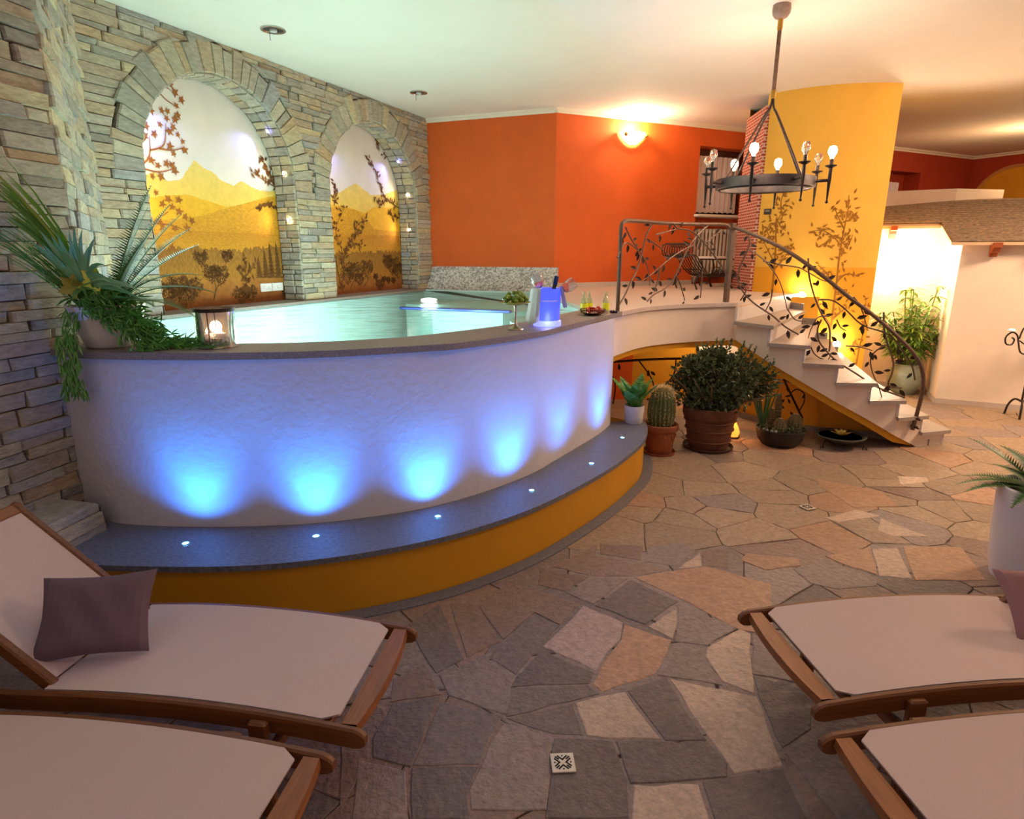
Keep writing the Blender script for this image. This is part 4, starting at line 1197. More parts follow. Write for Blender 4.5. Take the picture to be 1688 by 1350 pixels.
struct(m.build('trim_10', mat('marble_band', '#B8742C', .4, var=.35, vscale=6)), 'brown marble band under the landing')
m = MB(); m.bbox((2.62, 7.16, .72), (.82, .05, .44), .01)
struct(m.build('trim_11', mat('pale_panel', '#F4E8DC', .6)), 'pale lit panel under the landing')
struct(MB().quad((.86, 7.19, -.01), (1.45, 7.19, -.01), (1.45, 7.19, 1.24), (.86, 7.19, 1.24)).build('wall_understairs_panel', orange), 'orange stretch of the wall under the landing')
lamp('understairs_lamp', 'POINT', (2.3, 6.75, .95), 14, (1.0, .75, .45), .08)
m = MB()
m.quad((.845, 5.62, .01), (1.62, 5.62, .01), (1.62, 6.9, .01), (.845, 6.9, .01))
# ================================================================ HUT AND FAR ROOM
U, W_ = V(.9, -.43, 0).normalized(), V(.43, .9, 0).normalized()
HC = V(5.034, 7.018, 0)                       # near corner of the hut
def HP(u, v, z): return HC + U * u + W_ * v + V(0, 0, z)
slope = .26
def roof_z(v): return 1.86 + slope * (v + .12)
m = MB()
m.quad(HP(0, 0, 0), HP(4, 0, 0), HP(4, 0, roof_z(0)), HP(0, 0, roof_z(0)))
m.quad(HP(0, .82, 0), HP(0, 0, 0), HP(0, 0, roof_z(0)), HP(0, .82, roof_z(.82)))
m.quad(HP(-2.2, .82, 0), HP(0, .82, 0), HP(0, .82, roof_z(.82)), HP(-2.2, .82, roof_z(.82)))
struct(m.build('wall_hut', hut_pl), 'cream plastered walls of the little roofed hut')
m = MB()
hz = math.atan2(U.y, U.x)
m.box(HP(2.0, -.008, .035), (4.0, .016, .07), rz=hz)
m.box(HP(-.008, .41, .035), (.016, .84, .07), rz=hz)
m.box(HP(-1.1, .812, .035), (2.2, .016, .07), rz=hz)
struct(m.build('baseboard_hut', granite_l), 'pale stone baseboard around the hut')
slate = mat('slate_roofing', '#8C745C', .8, var=.42, vscale=26, stretch=(1, 1, 1), bump=.8, bscale=30)
roof = thing('slate_roof', 'low slate roof of thin brown courses over the hut', 'roof', HP(0, 0, 1.8))
v0, v1, nc = -.14, 1.85, 20
for k in range(nc):
    va = v0 + (v1 - v0) * k / nc
    vb = va + (v1 - v0) / nc * 1.35
    ul = -.13 if va < .66 else -2.4
    m = MB()
    n = 26
    us = [ul + (4.3 - ul) * i / n for i in range(n + 1)]
    jit = [random.uniform(-.012, .012) for _ in us]
    def wav(u, v): return .06 * max(0, (v - 1.2)) * math.sin(u * 1.7 + .6)
    lo = [HP(u, va + j, roof_z(va) + .028 + wav(u, va)) for u, j in zip(us, jit)]
    hi = [HP(u, vb, roof_z(vb) + .008 + wav(u, vb)) for u in us]
    bo_ = [p - V(0, 0, .022) for p in lo]
    m.strip(lo, hi); m.strip(bo_, lo)
    m.build('slate_course', slate, roof, local=False)
m = MB()
pa = [HP(-.13, v0, roof_z(v0) - .005), HP(4.3, v0, roof_z(v0) - .005), HP(4.3, v1, roof_z(v1) - .005), HP(-2.4, v1, roof_z(v1) - .005), HP(-2.4, .66, roof_z(.66) - .005), HP(-.13, .66, roof_z(.66) - .005)]
m.add(pa + [p - V(0, 0, .03) for p in pa], [(0, 1, 2, 3, 4, 5), (11, 10, 9, 8, 7, 6)] + [(i, (i + 1) % 6, 6 + (i + 1) % 6, 6 + i) for i in range(6)])
m.build('roof_boarding', mat('pale_boards', '#D8B48C', .7), roof, local=False)
for u, v, lab in ((-.62, .80, 'carved wooden bracket under the upper eave'), (.28, -.02, 'carved wooden bracket at the hut corner'), (.80, -.02, 'carved wooden bracket further along the lower eave')):
    p = HP(u, v, roof_z(v) - .04)
    prof = [(0, 0), (-.20, 0), (-.20, -.05), (-.15, -.06), (-.13, -.10), (-.06, -.11), (-.04, -.15), (0, -.15)]
    m = MB()
    aa = [U * -.035 + W_ * x + V(0, 0, z) for x, z in prof]; bb = [U * .035 + W_ * x + V(0, 0, z) for x, z in prof]
    n = len(prof)
    m.add(aa + bb, [tuple(range(n)), tuple(reversed(range(n, 2 * n)))] + [(i, n + i, n + (i + 1) % n, (i + 1) % n) for i in range(n)])
    o = m.build('roof_bracket', mat('red_timber', '#9A4A1C', .6, var=.2, vscale=20), None)
    o.location = p
    tag(o, lab, 'bracket', 'hut eave brackets')
m = MB()
kx = V(6.62, 9.55, 0)
m.prism([(6.62, 9.55), (7.45, 9.72), (7.2, 11.0), (5.2, 10.4)], 2.2, 2.66)
struct(m.build('wall_upper_block', hut_pl), 'cream plaster block rising behind the slate roof')
# far red room
F0, F1, F2 = V(4.4, 10.28, 0), V(8.865, 12.496, 0), V(10.6, 9.2, 0)
def FP1(s, z, off=0.0):
    d_ = (F1 - F0).normalized(); return F0 + d_ * s + V(d_.y, -d_.x, 0) * off + V(0, 0, z)
def FP2(s, z, off=0.0):
    d_ = (F2 - F1).normalized(); return F1 + d_ * s + V(d_.y, -d_.x, 0) * off + V(0, 0, z)
l1, l2 = (F1 - F0).length, (F2 - F1).length
w0, w1, wz = 2.2, 3.42, 3.14
m = MB()
m.quad(FP1(0, 0), FP1(w0, 0), FP1(w0, ZC), FP1(0, ZC)); m.quad(FP1(w1, 0), FP1(l1, 0), FP1(l1, ZC), FP1(w1, ZC)); m.quad(FP1(w0, wz), FP1(w1, wz), FP1(w1, ZC), FP1(w0, ZC))
m.quad(FP1(w1, 0), FP1(w1, 0, -.3), FP1(w1, wz, -.3), FP1(w1, wz)); m.quad(FP1(w0, wz), FP1(w0, wz, -.3), FP1(w1, wz, -.3), FP1(w1, wz))
m.quad(FP1(w0, 0, -.3), FP1(w1, 0, -.3), FP1(w1, wz, -.3), FP1(w0, wz, -.3))
struct(m.build('wall_far', red_orange), 'dark red wall of the far room with a window recess')
struct(MB().quad(FP2(0, 0), FP2(l2, 0), FP2(l2, ZC), FP2(0, ZC)).build('wall_far_side', red_orange), 'dark red far wall with a yellow arch')
moulding(FP1, 0, l1, 'trim_12', 'cornice over the far red wall')
moulding(FP2, 0, l2, 'trim_13', 'cornice over the red wall with the yellow arch')
curtain(FP1, w0 + .1, w1 - .28, 1.9, 2.98, -.2, 'curtain', 'pale curtain in the far red window recess', 6)
ac, ar, az = .78, .70, 2.55
m = MB()
pts = [FP2(ac - ar, 0, .012)] + [FP2(ac - ar * math.cos(PI * k / 30), az + ar * 1.03 * math.sin(PI * k / 30), .012) for k in range(31)] + [FP2(ac + ar, 0, .012)]
m.add(pts, [tuple(range(len(pts)))])
struct(m.build('wall_far_arch', ochre), 'yellow arched panel in the far red wall')
m = MB(); m.tube(pts, .03, 6)
struct(m.build('trim_14', mat('arch_moulding', '#C98A50', .7)), 'pale moulding around the far yellow arch')

# ================================================================ RAILING
leaf_me = MB().leaf((0, 0, 0), (1, 0, 0), (0, 0, 1), 1.0, .46, .1, .1)
lm = bpy.data.meshes.new('iron_leaf'); 
_v = leaf_me.v; _k = len(_v)
lm.from_pydata([tuple(p) for p in _v] + [(p[0], p[1], p[2] - .03) for p in _v], [], [tuple(f) for f in leaf_me.f] + [tuple(i + _k for i in reversed(f)) for f in leaf_me.f]); lm.update()
lm.materials.append(dark_iron)
railing = thing('vine_balustrade', 'wrought iron balustrade of vines and leaves along landing and stairs', 'balustrade', (2.11, 6.06, CZ))
def vine_leaves(lines, nrm_fn, size, parent):
    for b in lines:
        pts = smooth_path([V(*p) for p in b], 5)
        k = 2
        sg = 1
        while k < len(pts):
            p = pts[k]
            t = (pts[min(k + 1, len(pts) - 1)] - pts[k - 1]).normalized()
            n = nrm_fn(p)
            side = t.cross(n).normalized() * sg
            d_ = (t * random.uniform(.2, .9) + side * random.uniform(.5, 1.0) + n * random.uniform(-.3, .3)).normalized()
            L_ = size * random.uniform(.75, 1.2)
            # frame: x along leaf, z along the panel normal
            zz = (n - d_ * n.dot(d_)).normalized(); yy = zz.cross(d_)
            M = Matrix((d_, yy, zz)).transposed()
            link('leaf', lm, parent, p + side * .012 - parent.location, M.to_euler(), (L_, L_, L_))
            sg = -sg
            k += random.choice((3, 4, 4, 5))
def n1(p): return V(.45, -.85, 0).normalized()
def n2(p): return V(p.x - 4.2, p.y - 8.3, 0).normalized()
m = MB()
m.tube(smooth_path([(.885, 5.13, CZ), (.885, 5.13, 1.7), (.885, 5.13, 1.93), (.91, 5.17, 1.985), (1.0, 5.29, 2.0), (1.4, 5.74, 2.0), (1.75, 5.93, 2.0), (2.02, 6.03, 2.0), (2.08, 6.05, 1.97)], 6), .0165, 8)
m.build('landing_rail', iron, railing, smooth=True, local=False)
m = MB(); m.box((2.11, 6.06, CZ + .365), (.042, .042, .73), rz=.5); m.box((2.11, 6.06, CZ + .735), (.05, .05, .02), rz=.5)
m.build('post', iron, railing, local=False)
m = MB()
m.tube(smooth_path([(2.11, 6.06, 1.985), (2.319, 5.861, 1.876), (2.523, 5.717, 1.75), (2.756, 5.58, 1.566), (2.996, 5.465, 1.359), (3.191, 5.39, 1.206), (3.395, 5.327, 1.027), (3.546, 5.29, .871), (3.623, 5.275, .739), (3.653, 5.269, .575), (3.643, 5.271, .351), (3.628, 5.274, .19)], 6), .0175, 8)
m.build('stair_rail', iron, railing, smooth=True, local=False)
for z_ in (.22, .30):
    m = MB(); m.tube([(3.60, 5.262, z_), (3.66, 5.258, z_)], .008, 6); m.tube([(3.63, 5.20, z_), (3.63, 5.33, z_)], .008, 6)
    m.build('fixing_bolt', dark_iron, railing, local=False)
for b in VINES1 + VINES2:
    m = MB()
    pts = smooth_path([V(*p) for p in b], 5)
    rr = [.0075 - .0035 * i / len(pts) for i in range(len(pts))]
    m.tube(pts, rr if len(b) < 7 else .0075, 6)
    m.build('vine', iron, railing, smooth=True, local=False)
vine_leaves(VINES1, n1, .072, railing)
vine_leaves(VINES2, n2, .075, railing)

# ================================================================ LAMPS
# chandelier
CX, CY, RZ = 2.0, 5.10, 2.27
ch = thing('chandelier', 'wrought iron ring chandelier with eight candle bulbs over the landing', 'chandelier', (CX, CY, ZC))
m = MB(); m.lathe([(.062, 0), (.066, -.03), (.062, -.06), (.045, -.085), (.02, -.095)], 20); m.build('ceiling_rose', mat('taupe_wood', '#9A8070', .6, var=.2, vscale=20), ch, smooth=True)
rope_m = mat('brown_rope', '#7A5A48', .85, var=.3, vscale=60)
m = MB()
for k in range(48):
    z_ = -.16 - k * .0088
    m.lathe([(.013, z_), (.0165, z_ - .0044), (.013, z_ - .0088)], 10, close=False)
m.build('rope_sleeve', rope_m, ch, smooth=True)
brass = mat('old_brass', '#B88A3A', .4, .7)
for z0, z1 in ((-.09, -.17), (-.575, -.635)):
    m = MB(); m.lathe([(.018, z0), (.019, z0 - .01), (.019, z1 + .01), (.015, z1)], 12); m.build('collar', brass, ch, smooth=True)
RR = .37
m = MB()
n = 48
for (r0, z0, z1) in ((RR, -.035, .035), (RR - .012, -.035, .035)):
    a = [(r0 * math.cos(2 * PI * k / n), r0 * math.sin(2 * PI * k / n), RZ - ZC + z0) for k in range(n + 1)]
    b = [(p[0], p[1], RZ - ZC + z1) for p in a]
    m.strip(a, b)
for zz_ in (-.035, .035):
    a = [(RR * math.cos(2 * PI * k / n), RR * math.sin(2 * PI * k / n), RZ - ZC + zz_) for k in range(n + 1)]
    b = [((RR - .012) * math.cos(2 * PI * k / n), (RR - .012) * math.sin(2 * PI * k / n), RZ - ZC + zz_) for k in range(n + 1)]
    m.strip(a, b)
m.build('ring_band', mat('grey_iron', '#6A6260', .45, .8, var=.2, vscale=20), ch, smooth=True)
m = MB()
m.tube([((RR - .03) * math.cos(2 * PI * k / 40), (RR - .03) * math.sin(2 * PI * k / 40), RZ - ZC - .04) for k in range(41)], .008, 6, caps=False)
m.build('lower_hoop', dark_iron, ch, smooth=True)
for k in range(4):
    a = math.radians(20 + 90 * k)
    m = MB(); m.tube(smooth_path([(.004 * math.cos(a), .004 * math.sin(a), -.62), (.02 * math.cos(a), .02 * math.sin(a), -.70), (.08 * math.cos(a), .08 * math.sin(a), -.78), (RR * math.cos(a), RR * math.sin(a), RZ - ZC + .03)], 5), .0075, 6)
    m.build('hanger_rod', dark_iron, ch, smooth=True)
lit = {237, 57, 102, 327}
for th in (12, 57, 102, 147, 192, 237, 282, 327):
    a = math.radians(th)
    ux, uy = math.cos(a), math.sin(a)
    z_ = RZ - ZC
    m = MB(); m.tube([((RR - .01) * ux, (RR - .01) * uy, z_), (.46 * ux, .46 * uy, z_)], .013, 6)
    m.tube([(.46 * ux, .46 * uy, z_ - .15), (.46 * ux, .46 * uy, z_ + .01), (.46 * ux, .46 * uy, z_ + .12)], [.005, .013, .012], 8)
    m.sphere((.46 * ux, .46 * uy, z_ - .155), .011, 8, 6)
    m.lathe([(.012, z_ + .085), (.04, z_ + .10), (.042, z_ + .106), (.012, z_ + .104)], 14, (.46 * ux, .46 * uy, 0))
    arm = m.build('candle_arm', dark_iron, ch, smooth=True)
    m = MB(); m.lathe([(.014, z_ + .104), (.014, z_ + .15), (.010, z_ + .152)], 10, (.46 * ux, .46 * uy, 0)); m.build('socket', dark_iron, arm, smooth=True)
    m = MB(); m.lathe([(.010, z_ + .15), (.014, z_ + .165), (.029, z_ + .19), (.031, z_ + .21), (.022, z_ + .235), (.002, z_ + .243)], 14, (.46 * ux, .46 * uy, 0))
    if th in lit:
        m.build('bulb', bulb_on, arm, smooth=True)
        lamp('bulb_light', 'POINT', (CX + .46 * ux, CY + .46 * uy, RZ + .20), 68, (1.0, .68, .50), .035)
    else:
        m.build('bulb', bulb_off, arm, smooth=True)
        m = MB(); m.tube([(.46 * ux, .46 * uy, z_ + .15), (.46 * ux + .006, .46 * uy, z_ + .20), (.46 * ux - .006, .46 * uy, z_ + .205), (.46 * ux, .46 * uy, z_ + .15)], .0012, 4); m.build('filament', brass, arm)
# wall sconce
p = OP(1.16, 3.26, .02)
sc = thing('wall_sconce', 'glowing glass bowl sconce on the orange wall', 'sconce', p)
hz2 = math.atan2(ORD.y, ORD.x)
m = MB()
vs, fs = [], []
for i in range(7):
    t = i / 6
    rr = .20 * math.sin(PI / 2 * min(1, .18 + .82 * t)); z_ = -.10 + .15 * t
    for k in range(13):
        a = PI + PI * k / 12
        v_ = ORD * (rr * math.cos(a)) + ORN * (-rr * .62 * math.sin(a))
        vs.append((v_.x, v_.y, z_))
for i in range(6):
    for k in range(12):
        fs.append((i * 13 + k, i * 13 + k + 1, (i + 1) * 13 + k + 1, (i + 1) * 13 + k))
fs.append(tuple(range(13)))
m.add(vs, fs)
m.build('glass_bowl', frosted, sc, smooth=True)
for sg in (-1, 1):
    m = MB(); m.sphere(ORD * (.165 * sg) + ORN * .09 + V(0, 0, .01), .026, 10, 7); m.build('clip', brass, sc, smooth=True)
lamp('sconce_light', 'POINT', p + ORN * .12 + V(0, 0, .09), 60, (1.0, .74, .44), .05)
# ceiling spots
for (x, y, lab) in ((-1.963, 5.609, 'round recessed ceiling light over the near part of the pool'), (-1.071, 7.645, 'round recessed ceiling light over the far end of the pool')):
    rt = thing('ceiling_downlight', lab, 'downlight', (x, y, ZC), group='pool ceiling downlights')
    m = MB(); m.lathe([(.10, -.001), (.10, -.010), (.082, -.012), (.078, -.002)], 28, close=False); m.build('rim', chrome, rt, smooth=True)
    m = MB(); m.lathe([(.079, -.004), (.05, -.003), (.001, -.003)], 28); m.build('recess', mat('dark_reflector', '#4A4A48', .3, .6), rt)
    m = MB(); m.lathe([(.03, -.003), (.03, -.02), (.024, -.024)], 14); m.build('bulb', mat('unlit_bulb', '#C8C4BC', .3), rt, smooth=True)
    m = MB(); m.tube([(-.03, 0, -.01), (-.03, 0, -.085)], .0025, 5); m.build('pull_wire', dark_iron, rt)
# stair lights on the yellow wall
for a, z_, lab, e in ((-2.002, 1.246, 'bright round stair light on the yellow wall, upper one', 16), (-1.656, .68, 'bright round stair light on the yellow wall, lower one', 16)):
    p = CP(a, z_, .0)
    n_ = V(math.cos(a), math.sin(a), 0)
    rt = thing('stair_light', lab, 'light', p, group='stair lights')
    q = n_.to_track_quat('Z', 'Y').to_matrix()
    def disc(prof):
        mm = MB(); mm.lathe(prof, 16); mm.v = [tuple(q @ Vector(v)) for v in mm.v]; return mm
    disc([(.05, 0), (.05, .02), (.042, .024)]).build('rim', chrome, rt, smooth=True)
    disc([(.046, .02), (.04, .045), (.002, .06)]).build('lens', mat('stair_lens', '#fff6e6', .3, emit='#FFE6C0', estr=60), rt, smooth=True)
    lamp('stair_lamp', 'POINT', p + n_ * .10, e, (1.0, .80, .55), .04)
# small winged sconce on the hut wall
p = HP(-1.02, .80, 1.12)
hs = thing('hut_sconce', 'small winged metal sconce on the bright hut wall', 'sconce', p)
m = MB(); m.tube([(0, 0, -.05), (0, -.04, 0), (0, -.06, .05)], .008, 6); m.build('stem', brass, hs)
for sg in (-1, 1):
    m = MB(); m.leaf((0, -.06, .03), (sg * .9, -.1, .35), (0, -1, .2), .17, .09, .15); m.leaf((0, -.062, .028), (sg * .8, -.1, -.35), (0, -1, .2), .09, .06, .1); m.build('wing', brass, hs)
# ================================================================ LOUNGERS
def make_lounger(label, loc, rz, W=.52, ang=40):
    t = thing('sun_lounger', label, 'sun lounger', loc, rz, 'teak sun loungers')
    h = W / 2
    def zr(x): return .345 + .038 * (1 - ((x - .55) / .6) ** 2) if x < 1.15 else .345
    for s in (-1, 1):
        xs = [-.035, -.02, 0, .15, .3, .45, .6, .75, .9, 1.05, 1.2, 1.45, 1.72]
        m = MB()
        sec = []
        for i, x in enumerate(xs):
            hh = .014 if i == 0 else (.026 if i == 1 else .032)
            zc = zr(x) - .03
            y0, y1 = s * (h - .012), s * (h + .012)
            sec.append([(x, y0, zc - hh), (x, y1, zc - hh), (x, y1 , zc + hh - .006), (x, (y1 + .006 * -s), zc + hh), (x, (y0 + .006 * s), zc + hh), (x, y0, zc + hh - .006)])
        for a, b in zip(sec[:-1], sec[1:]):
            m.add(a + b, [(k, (k + 1) % 6, 6 + (k + 1) % 6, 6 + k) for k in range(6)])
        m.add(sec[0], [tuple(range(6))]); m.add(sec[-1], [tuple(range(6))])
        m.build('side_rail', wood, t)
        for x in (.30, 1.45):
            m = MB(); m.bbox((x, s * (h + .024), .18), (.062, .026, .36), .006); m.build('leg', wood, t)
        m = MB(); m.bbox((.88, s * (h + .002), .20), (1.2, .020, .045), .005); m.build('lower_rail', wood, t)
    m = MB()                                              # bowed foot bar
    n = 10
    a, b, c, d_ = [], [], [], []
    for k in range(n + 1):
        y = -h + .016 + (W - .032) * k / n
        bow = .022 * (1 - (2 * k / n - 1) ** 2)
        z_ = zr(.03) - .004
        a.append((.0 - bow, y, z_)); b.append((.048, y, z_)); c.append((.048, y, z_ - .028)); d_.append((-.004 - bow, y, z_ - .028))
    m.strip(a, b); m.strip(b, c); m.strip(c, d_); m.strip(d_, a)
    m.build('foot_bar', wood_y, t)
    m = MB(); m.bbox((.10, 0, zr(.1) - .028), (.03, W - .04, .026), .004); m.build('sling_rod', wood_y, t)
    m = MB(); m.bbox((1.10, 0, .30), (.04, W - .04, .035), .005); m.build('cross_bar', wood_y, t)
    m = MB(); m.bbox((.30, 0, .20), (.03, W - .02, .04), .005); m.build('cross_bar', wood_y, t)
    m = MB(); m.bbox((1.70, 0, .31), (.035, W - .04, .04), .005); m.build('cross_bar', wood_y, t)
    # seat canvas with a slight sag and cut corners
    m = MB()
    nx, ny = 22, 10
    hw = h - .010
    rows = []
    for i in range(nx + 1):
        x = .062 + (1.075 - .062) * i / nx
        cut = .03 * max(0, 1 - (x - .062) / .045) ** 1.0
        row = []
        for k in range(ny + 1):
            v = 2 * k / ny - 1
            row.append((x, v * (hw - cut), zr(x) + .004 - .016 * (1 - v * v) * math.sin(PI * min(1, i / nx))))
        rows.append(row)
    for r0, r1 in zip(rows[:-1], rows[1:]):
        m.strip(r0, r1)
    low = [[(p[0], p[1], p[2] - .005) for p in r] for r in rows]
    for r0, r1 in zip(low[:-1], low[1:]):
        m.strip(r1, r0)
    m.build('seat_canvas', canvas, t, smooth=True)
    # backrest
    an = math.radians(ang); Lb = .66
    def bk(u, y, w_): return (1.08 + u * math.cos(an) - w_ * math.sin(an), y, .345 + u * math.sin(an) + w_ * math.cos(an))
    R = Matrix.Rotation(-an, 3, 'Y')
    for s in (-1, 1):
        m = MB(); m.bbox(bk(Lb / 2, s * (h - .045), 0), (Lb + .02, .030, .05), .006, rot=R); m.build('back_rail', wood, t)
        m = MB(); m.tube([bk(.42, s * (h - .05), -.02), (1.52, s * (h - .05), .30)], .012, 6); m.build('back_prop', wood, t)
    m = MB(); m.bbox(bk(Lb - .02, 0, .004), (.05, W - .05, .032), .006, rot=R); m.build('back_top_bar', wood_y, t)
    m = MB()
    rows = []
    for i in range(13):
        u = .01 + (Lb - .055) * i / 12
        rows.append([bk(u, (2 * k / 8 - 1) * (h - .058), .018 - .012 * (1 - (2 * k / 8 - 1) ** 2) * math.sin(PI * i / 12)) for k in range(9)])
    for r0, r1 in zip(rows[:-1], rows[1:]):
        m.strip(r0, r1)
        m.strip([(p[0] + .003, p[1], p[2] - .004) for p in r1], [(p[0] + .003, p[1], p[2] - .004) for p in r0])
    m.build('back_canvas', canvas, t, smooth=True)
    return t
rzL = math.atan2(.143, -.99)
make_lounger('teak sun lounger with raised back by the pool bench, under the mauve cushion', (-.44, 1.793, 0), rzL)
make_lounger('teak sun lounger lower left, in front of the one by the pool bench', (-.585, 1.185, 0), rzL)
make_lounger('teak sun lounger beside the tall white planter, under the rose cushion', (.976, 1.903, 0), .095)
make_lounger('teak sun lounger lower right, in front of the one beside the planter', (.985, 1.255, 0), .095)

def cushion(name, label, loc, rot, W, H, T, material):
    m = MB()
    n = 14
    for sg in (1, -1):
        rows = []
        for i in range(n + 1):
            u = 2 * i / n - 1
            row = []
            for k in range(n + 1):
                v = 2 * k / n - 1
                pin = 1 - .09 * (1 - abs(v) ** 1.5) * (abs(u) ** 4)
                pin2 = 1 - .09 * (1 - abs(u) ** 1.5) * (abs(v) ** 4)
                th = T * ((1 - u ** 4) * (1 - v ** 4)) ** .55
                wr = .004 * math.sin(9 * u + 5 * v) * (1 - u * u) * (1 - v * v)
                row.append((u * W / 2 * pin, v * H / 2 * pin2, sg * (th / 2) + wr))
            rows.append(row)
        for r0, r1 in zip(rows[:-1], rows[1:]):
            m.strip(r0, r1) if sg > 0 else m.strip(r1, r0)
    o = m.build(name, material, None, smooth=True)
    o.location = loc
    o.rotation_euler = rot
    return tag(o, label, 'cushion', 'lounger cushions')
def frame_rot(X, Y):
    X = Vector(X).normalized(); Y = Vector(Y); Y = (Y - X * X.dot(Y)).normalized(); Z = X.cross(Y)
    return Matrix((X, Y, Z)).transposed().to_euler()
cushion('cushion', 'mauve cotton cushion leaning against the raised lounger back', (-1.475, 1.90, .505), frame_rot((.33, .10, -.02), (-.20, .11, .20)), .36, .29, .085, cushion_m)
cushion('cushion', 'rose coloured cushion on the lounger beside the tall planter', (2.03, 2.02, .47), frame_rot((.33, -.06, .04), (.14, .16, .2)), .32, .27, .085, cushion_p)

# ================================================================ POTS AND PLANTS
def frond(mb, base, d, L, droop, n=16, leaflet=.09, width=.008, up=(0, 0, 1), vee=.5, back=.35):
    """feather frond: rachis with two rows of narrow leaflets"""
    base = Vector(base); d = Vector(d).normalized()
    pts = []
    p = base.copy(); t = d.copy()
    for i in range(n + 1):
        pts.append(p.copy())
        p = p + t * (L / n)
        t = (t + V(0, 0, -droop / n)).normalized()
    mb.tube(pts, [.0045 - .0035 * i / n for i in range(n + 1)], 4, caps=False)
    for i in range(1, n + 1):
        tt = (pts[i] - pts[i - 1]).normalized()
        side = tt.cross(Vector(up))
        side = side.normalized() if side.length > 1e-5 else V(1, 0, 0)
        uu = side.cross(tt)
        ll = leaflet * math.sin(PI * min(.97, .22 + .74 * i / n))
        for sg in (-1, 1):
            dd = (side * sg + tt * back + uu * vee * .4).normalized()
            for h_ in (0, .5):
                b0 = pts[i].lerp(pts[i - 1], h_)
                e = b0 + dd * ll
                w_ = tt * width * .5
                mb.quad(b0 - w_, b0 + w_, e)
    return pts

def lathe_part(name, prof, material, parent, n=32, fn=None, c=(0, 0, 0), close=True):
    m = MB(); m.lathe(prof, n, c, fn=fn, close=close)
    return m.build(name, material, parent, smooth=True)

# --- big fern arrangement on the coping
fp = thing('fern_planter', 'white bowl planter overflowing with ferns and grasses on the pool coping', 'potted plant', (-2.10, 3.17, CZ))
lathe_part('pot', [(.10, 0), (.115, .01), (.14, .08), (.165, .16), (.178, .215), (.172, .222), (.160, .215), (.15, .17)], white_gl, fp)
lathe_part('soil', [(.155, .17), (.15, .185), (.001, .19)], soil, fp)
rnd = random.Random(3)
for k in range(11):                                            # sword fern fronds to the pool side
    a = [-.25, .05, .3, .6, .2, .0, -.6, .9, -.3, -.05, .2][k]
    el = [.40, .62, 1.0, 1.5, 1.9, 2.6, .5, 2.2, 1.6, .85, 1.25][k]
    L_ = [.52, .58, .56, .60, .62, .66, .42, .55, .45, .56, .60][k]
    m = MB(); frond(m, (.06 * math.cos(a), .06 * math.sin(a) - .05, .2), (math.cos(a), math.sin(a) * .6 - .1, el), L_, .9 if el < 1 else .55, 26, .080, .009)
    m.build('fern_frond', leaf_d, fp)
m = MB()
for k in range(70):                                           # long grasses leaning against the stone
    d = V(rnd.uniform(-.62, -.1), rnd.uniform(-.5, -.15), rnd.uniform(.8, 1.3)).normalized(); L_ = rnd.uniform(.4, .72)
    p0 = V(rnd.uniform(-.1, .02), rnd.uniform(-.10, .02), .19)
    pts = [p0 + d * L_ * t + V(-.03 * t * t, -.03 * t, -.20 * L_ * t * t) for t in (0, .25, .5, .75, 1)]
    m.blade(pts, .0035, up=(0, -1, .2))
m.build('grass_tuft', leaf_g, fp, kind='stuff')
m = MB()
for k in range(46):                                            # bright upright tuft
    d = V(-.12 + rnd.uniform(-.12, .14), -.16 + rnd.uniform(-.1, .1), 1).normalized()
    L_ = rnd.uniform(.42, .70)
    p0 = V(-.03, -.08, .26)
    m.blade([p0 + d * L_ * t + V(-.22 * t * t, 0, -.03 * t * t) for t in (0, .25, .5, .75, 1)], .013, up=(0, -1, 0))
m.build('upright_tuft', leaf_b, fp, kind='stuff')
for k in range(20):                                            # broad pale strap leaves
    a = -.75 + 2.3 * k / 19
    d = V(math.sin(a) * .9, -.30, math.cos(a) * .9 + .35).normalized()
    L_ = rnd.uniform(.24, .40)
    p0 = V(.0, -.13, .30)
    m = MB(); m.blade([p0 + d * L_ * t + V(.05 * t * t, -.02 * t, -.16 * t * t * (1 if k > 10 else .5)) for t in (0, .2, .4, .6, .8, 1)], .030, up=(0, -1, .1))
    m.build('strap_leaf', leaf_pale, fp)
m = MB()
for k in range(820):                                           # feathery asparagus foliage trailing to the right and over the edge
    t = rnd.random()
    if k < 560:
        x = -.08 + .32 * t + .12 * rnd.random(); z = .29 - .28 * t ** 1.5 + rnd.uniform(-.09, .07) * (1 - .5 * t); y = -.13 + rnd.uniform(-.07, .14)
    elif k < 720:
        x = .18 + .40 * t; z = .012 + rnd.uniform(0, .06) * (1.1 - t); y = -.04 + rnd.uniform(-.09, .06)
    else:
        x = -.06 + rnd.uniform(-.05, .05); z = .22 - .42 * t; y = -.18 - .06 * min(1, t * 2.2) + rnd.uniform(-.012, .012)
    z = max(z, .006) if y > -.2 else z
    for q in range(3):
        d = V(rnd.uniform(.0, 1), rnd.uniform(-.6, .2), rnd.uniform(-.9, .35)) if k < 720 else V(rnd.uniform(-.5, .5), -.2, -1)
        if z < .03 and y > -.2: d.z = abs(d.z) * .3
        m.leaf((x, y, z), d, (0, -1, .4), rnd.uniform(.045, .075), .010)
m.build('trailing_foliage', leaf_g, fp, kind='stuff')
lily = mat('yellow_petal', '#ECEC62', .5, var=.1, vscale=20)
for (x, y, z, s) in ((.07, -.13, .335, 1.0), (-.03, -.15, .31, .9)):
    m = MB()
    for k in range(5):
        a = 2 * PI * k / 5
        m.leaf((x, y, z), (math.cos(a) * .6, -.55, math.sin(a) * .6 + .2), (0, -1, 0), .085 * s, .062 * s, .25)
    m.build('lily_flower', lily if x > 0 else mat('olive_petal', '#A8A040', .5), fp)
m = MB()
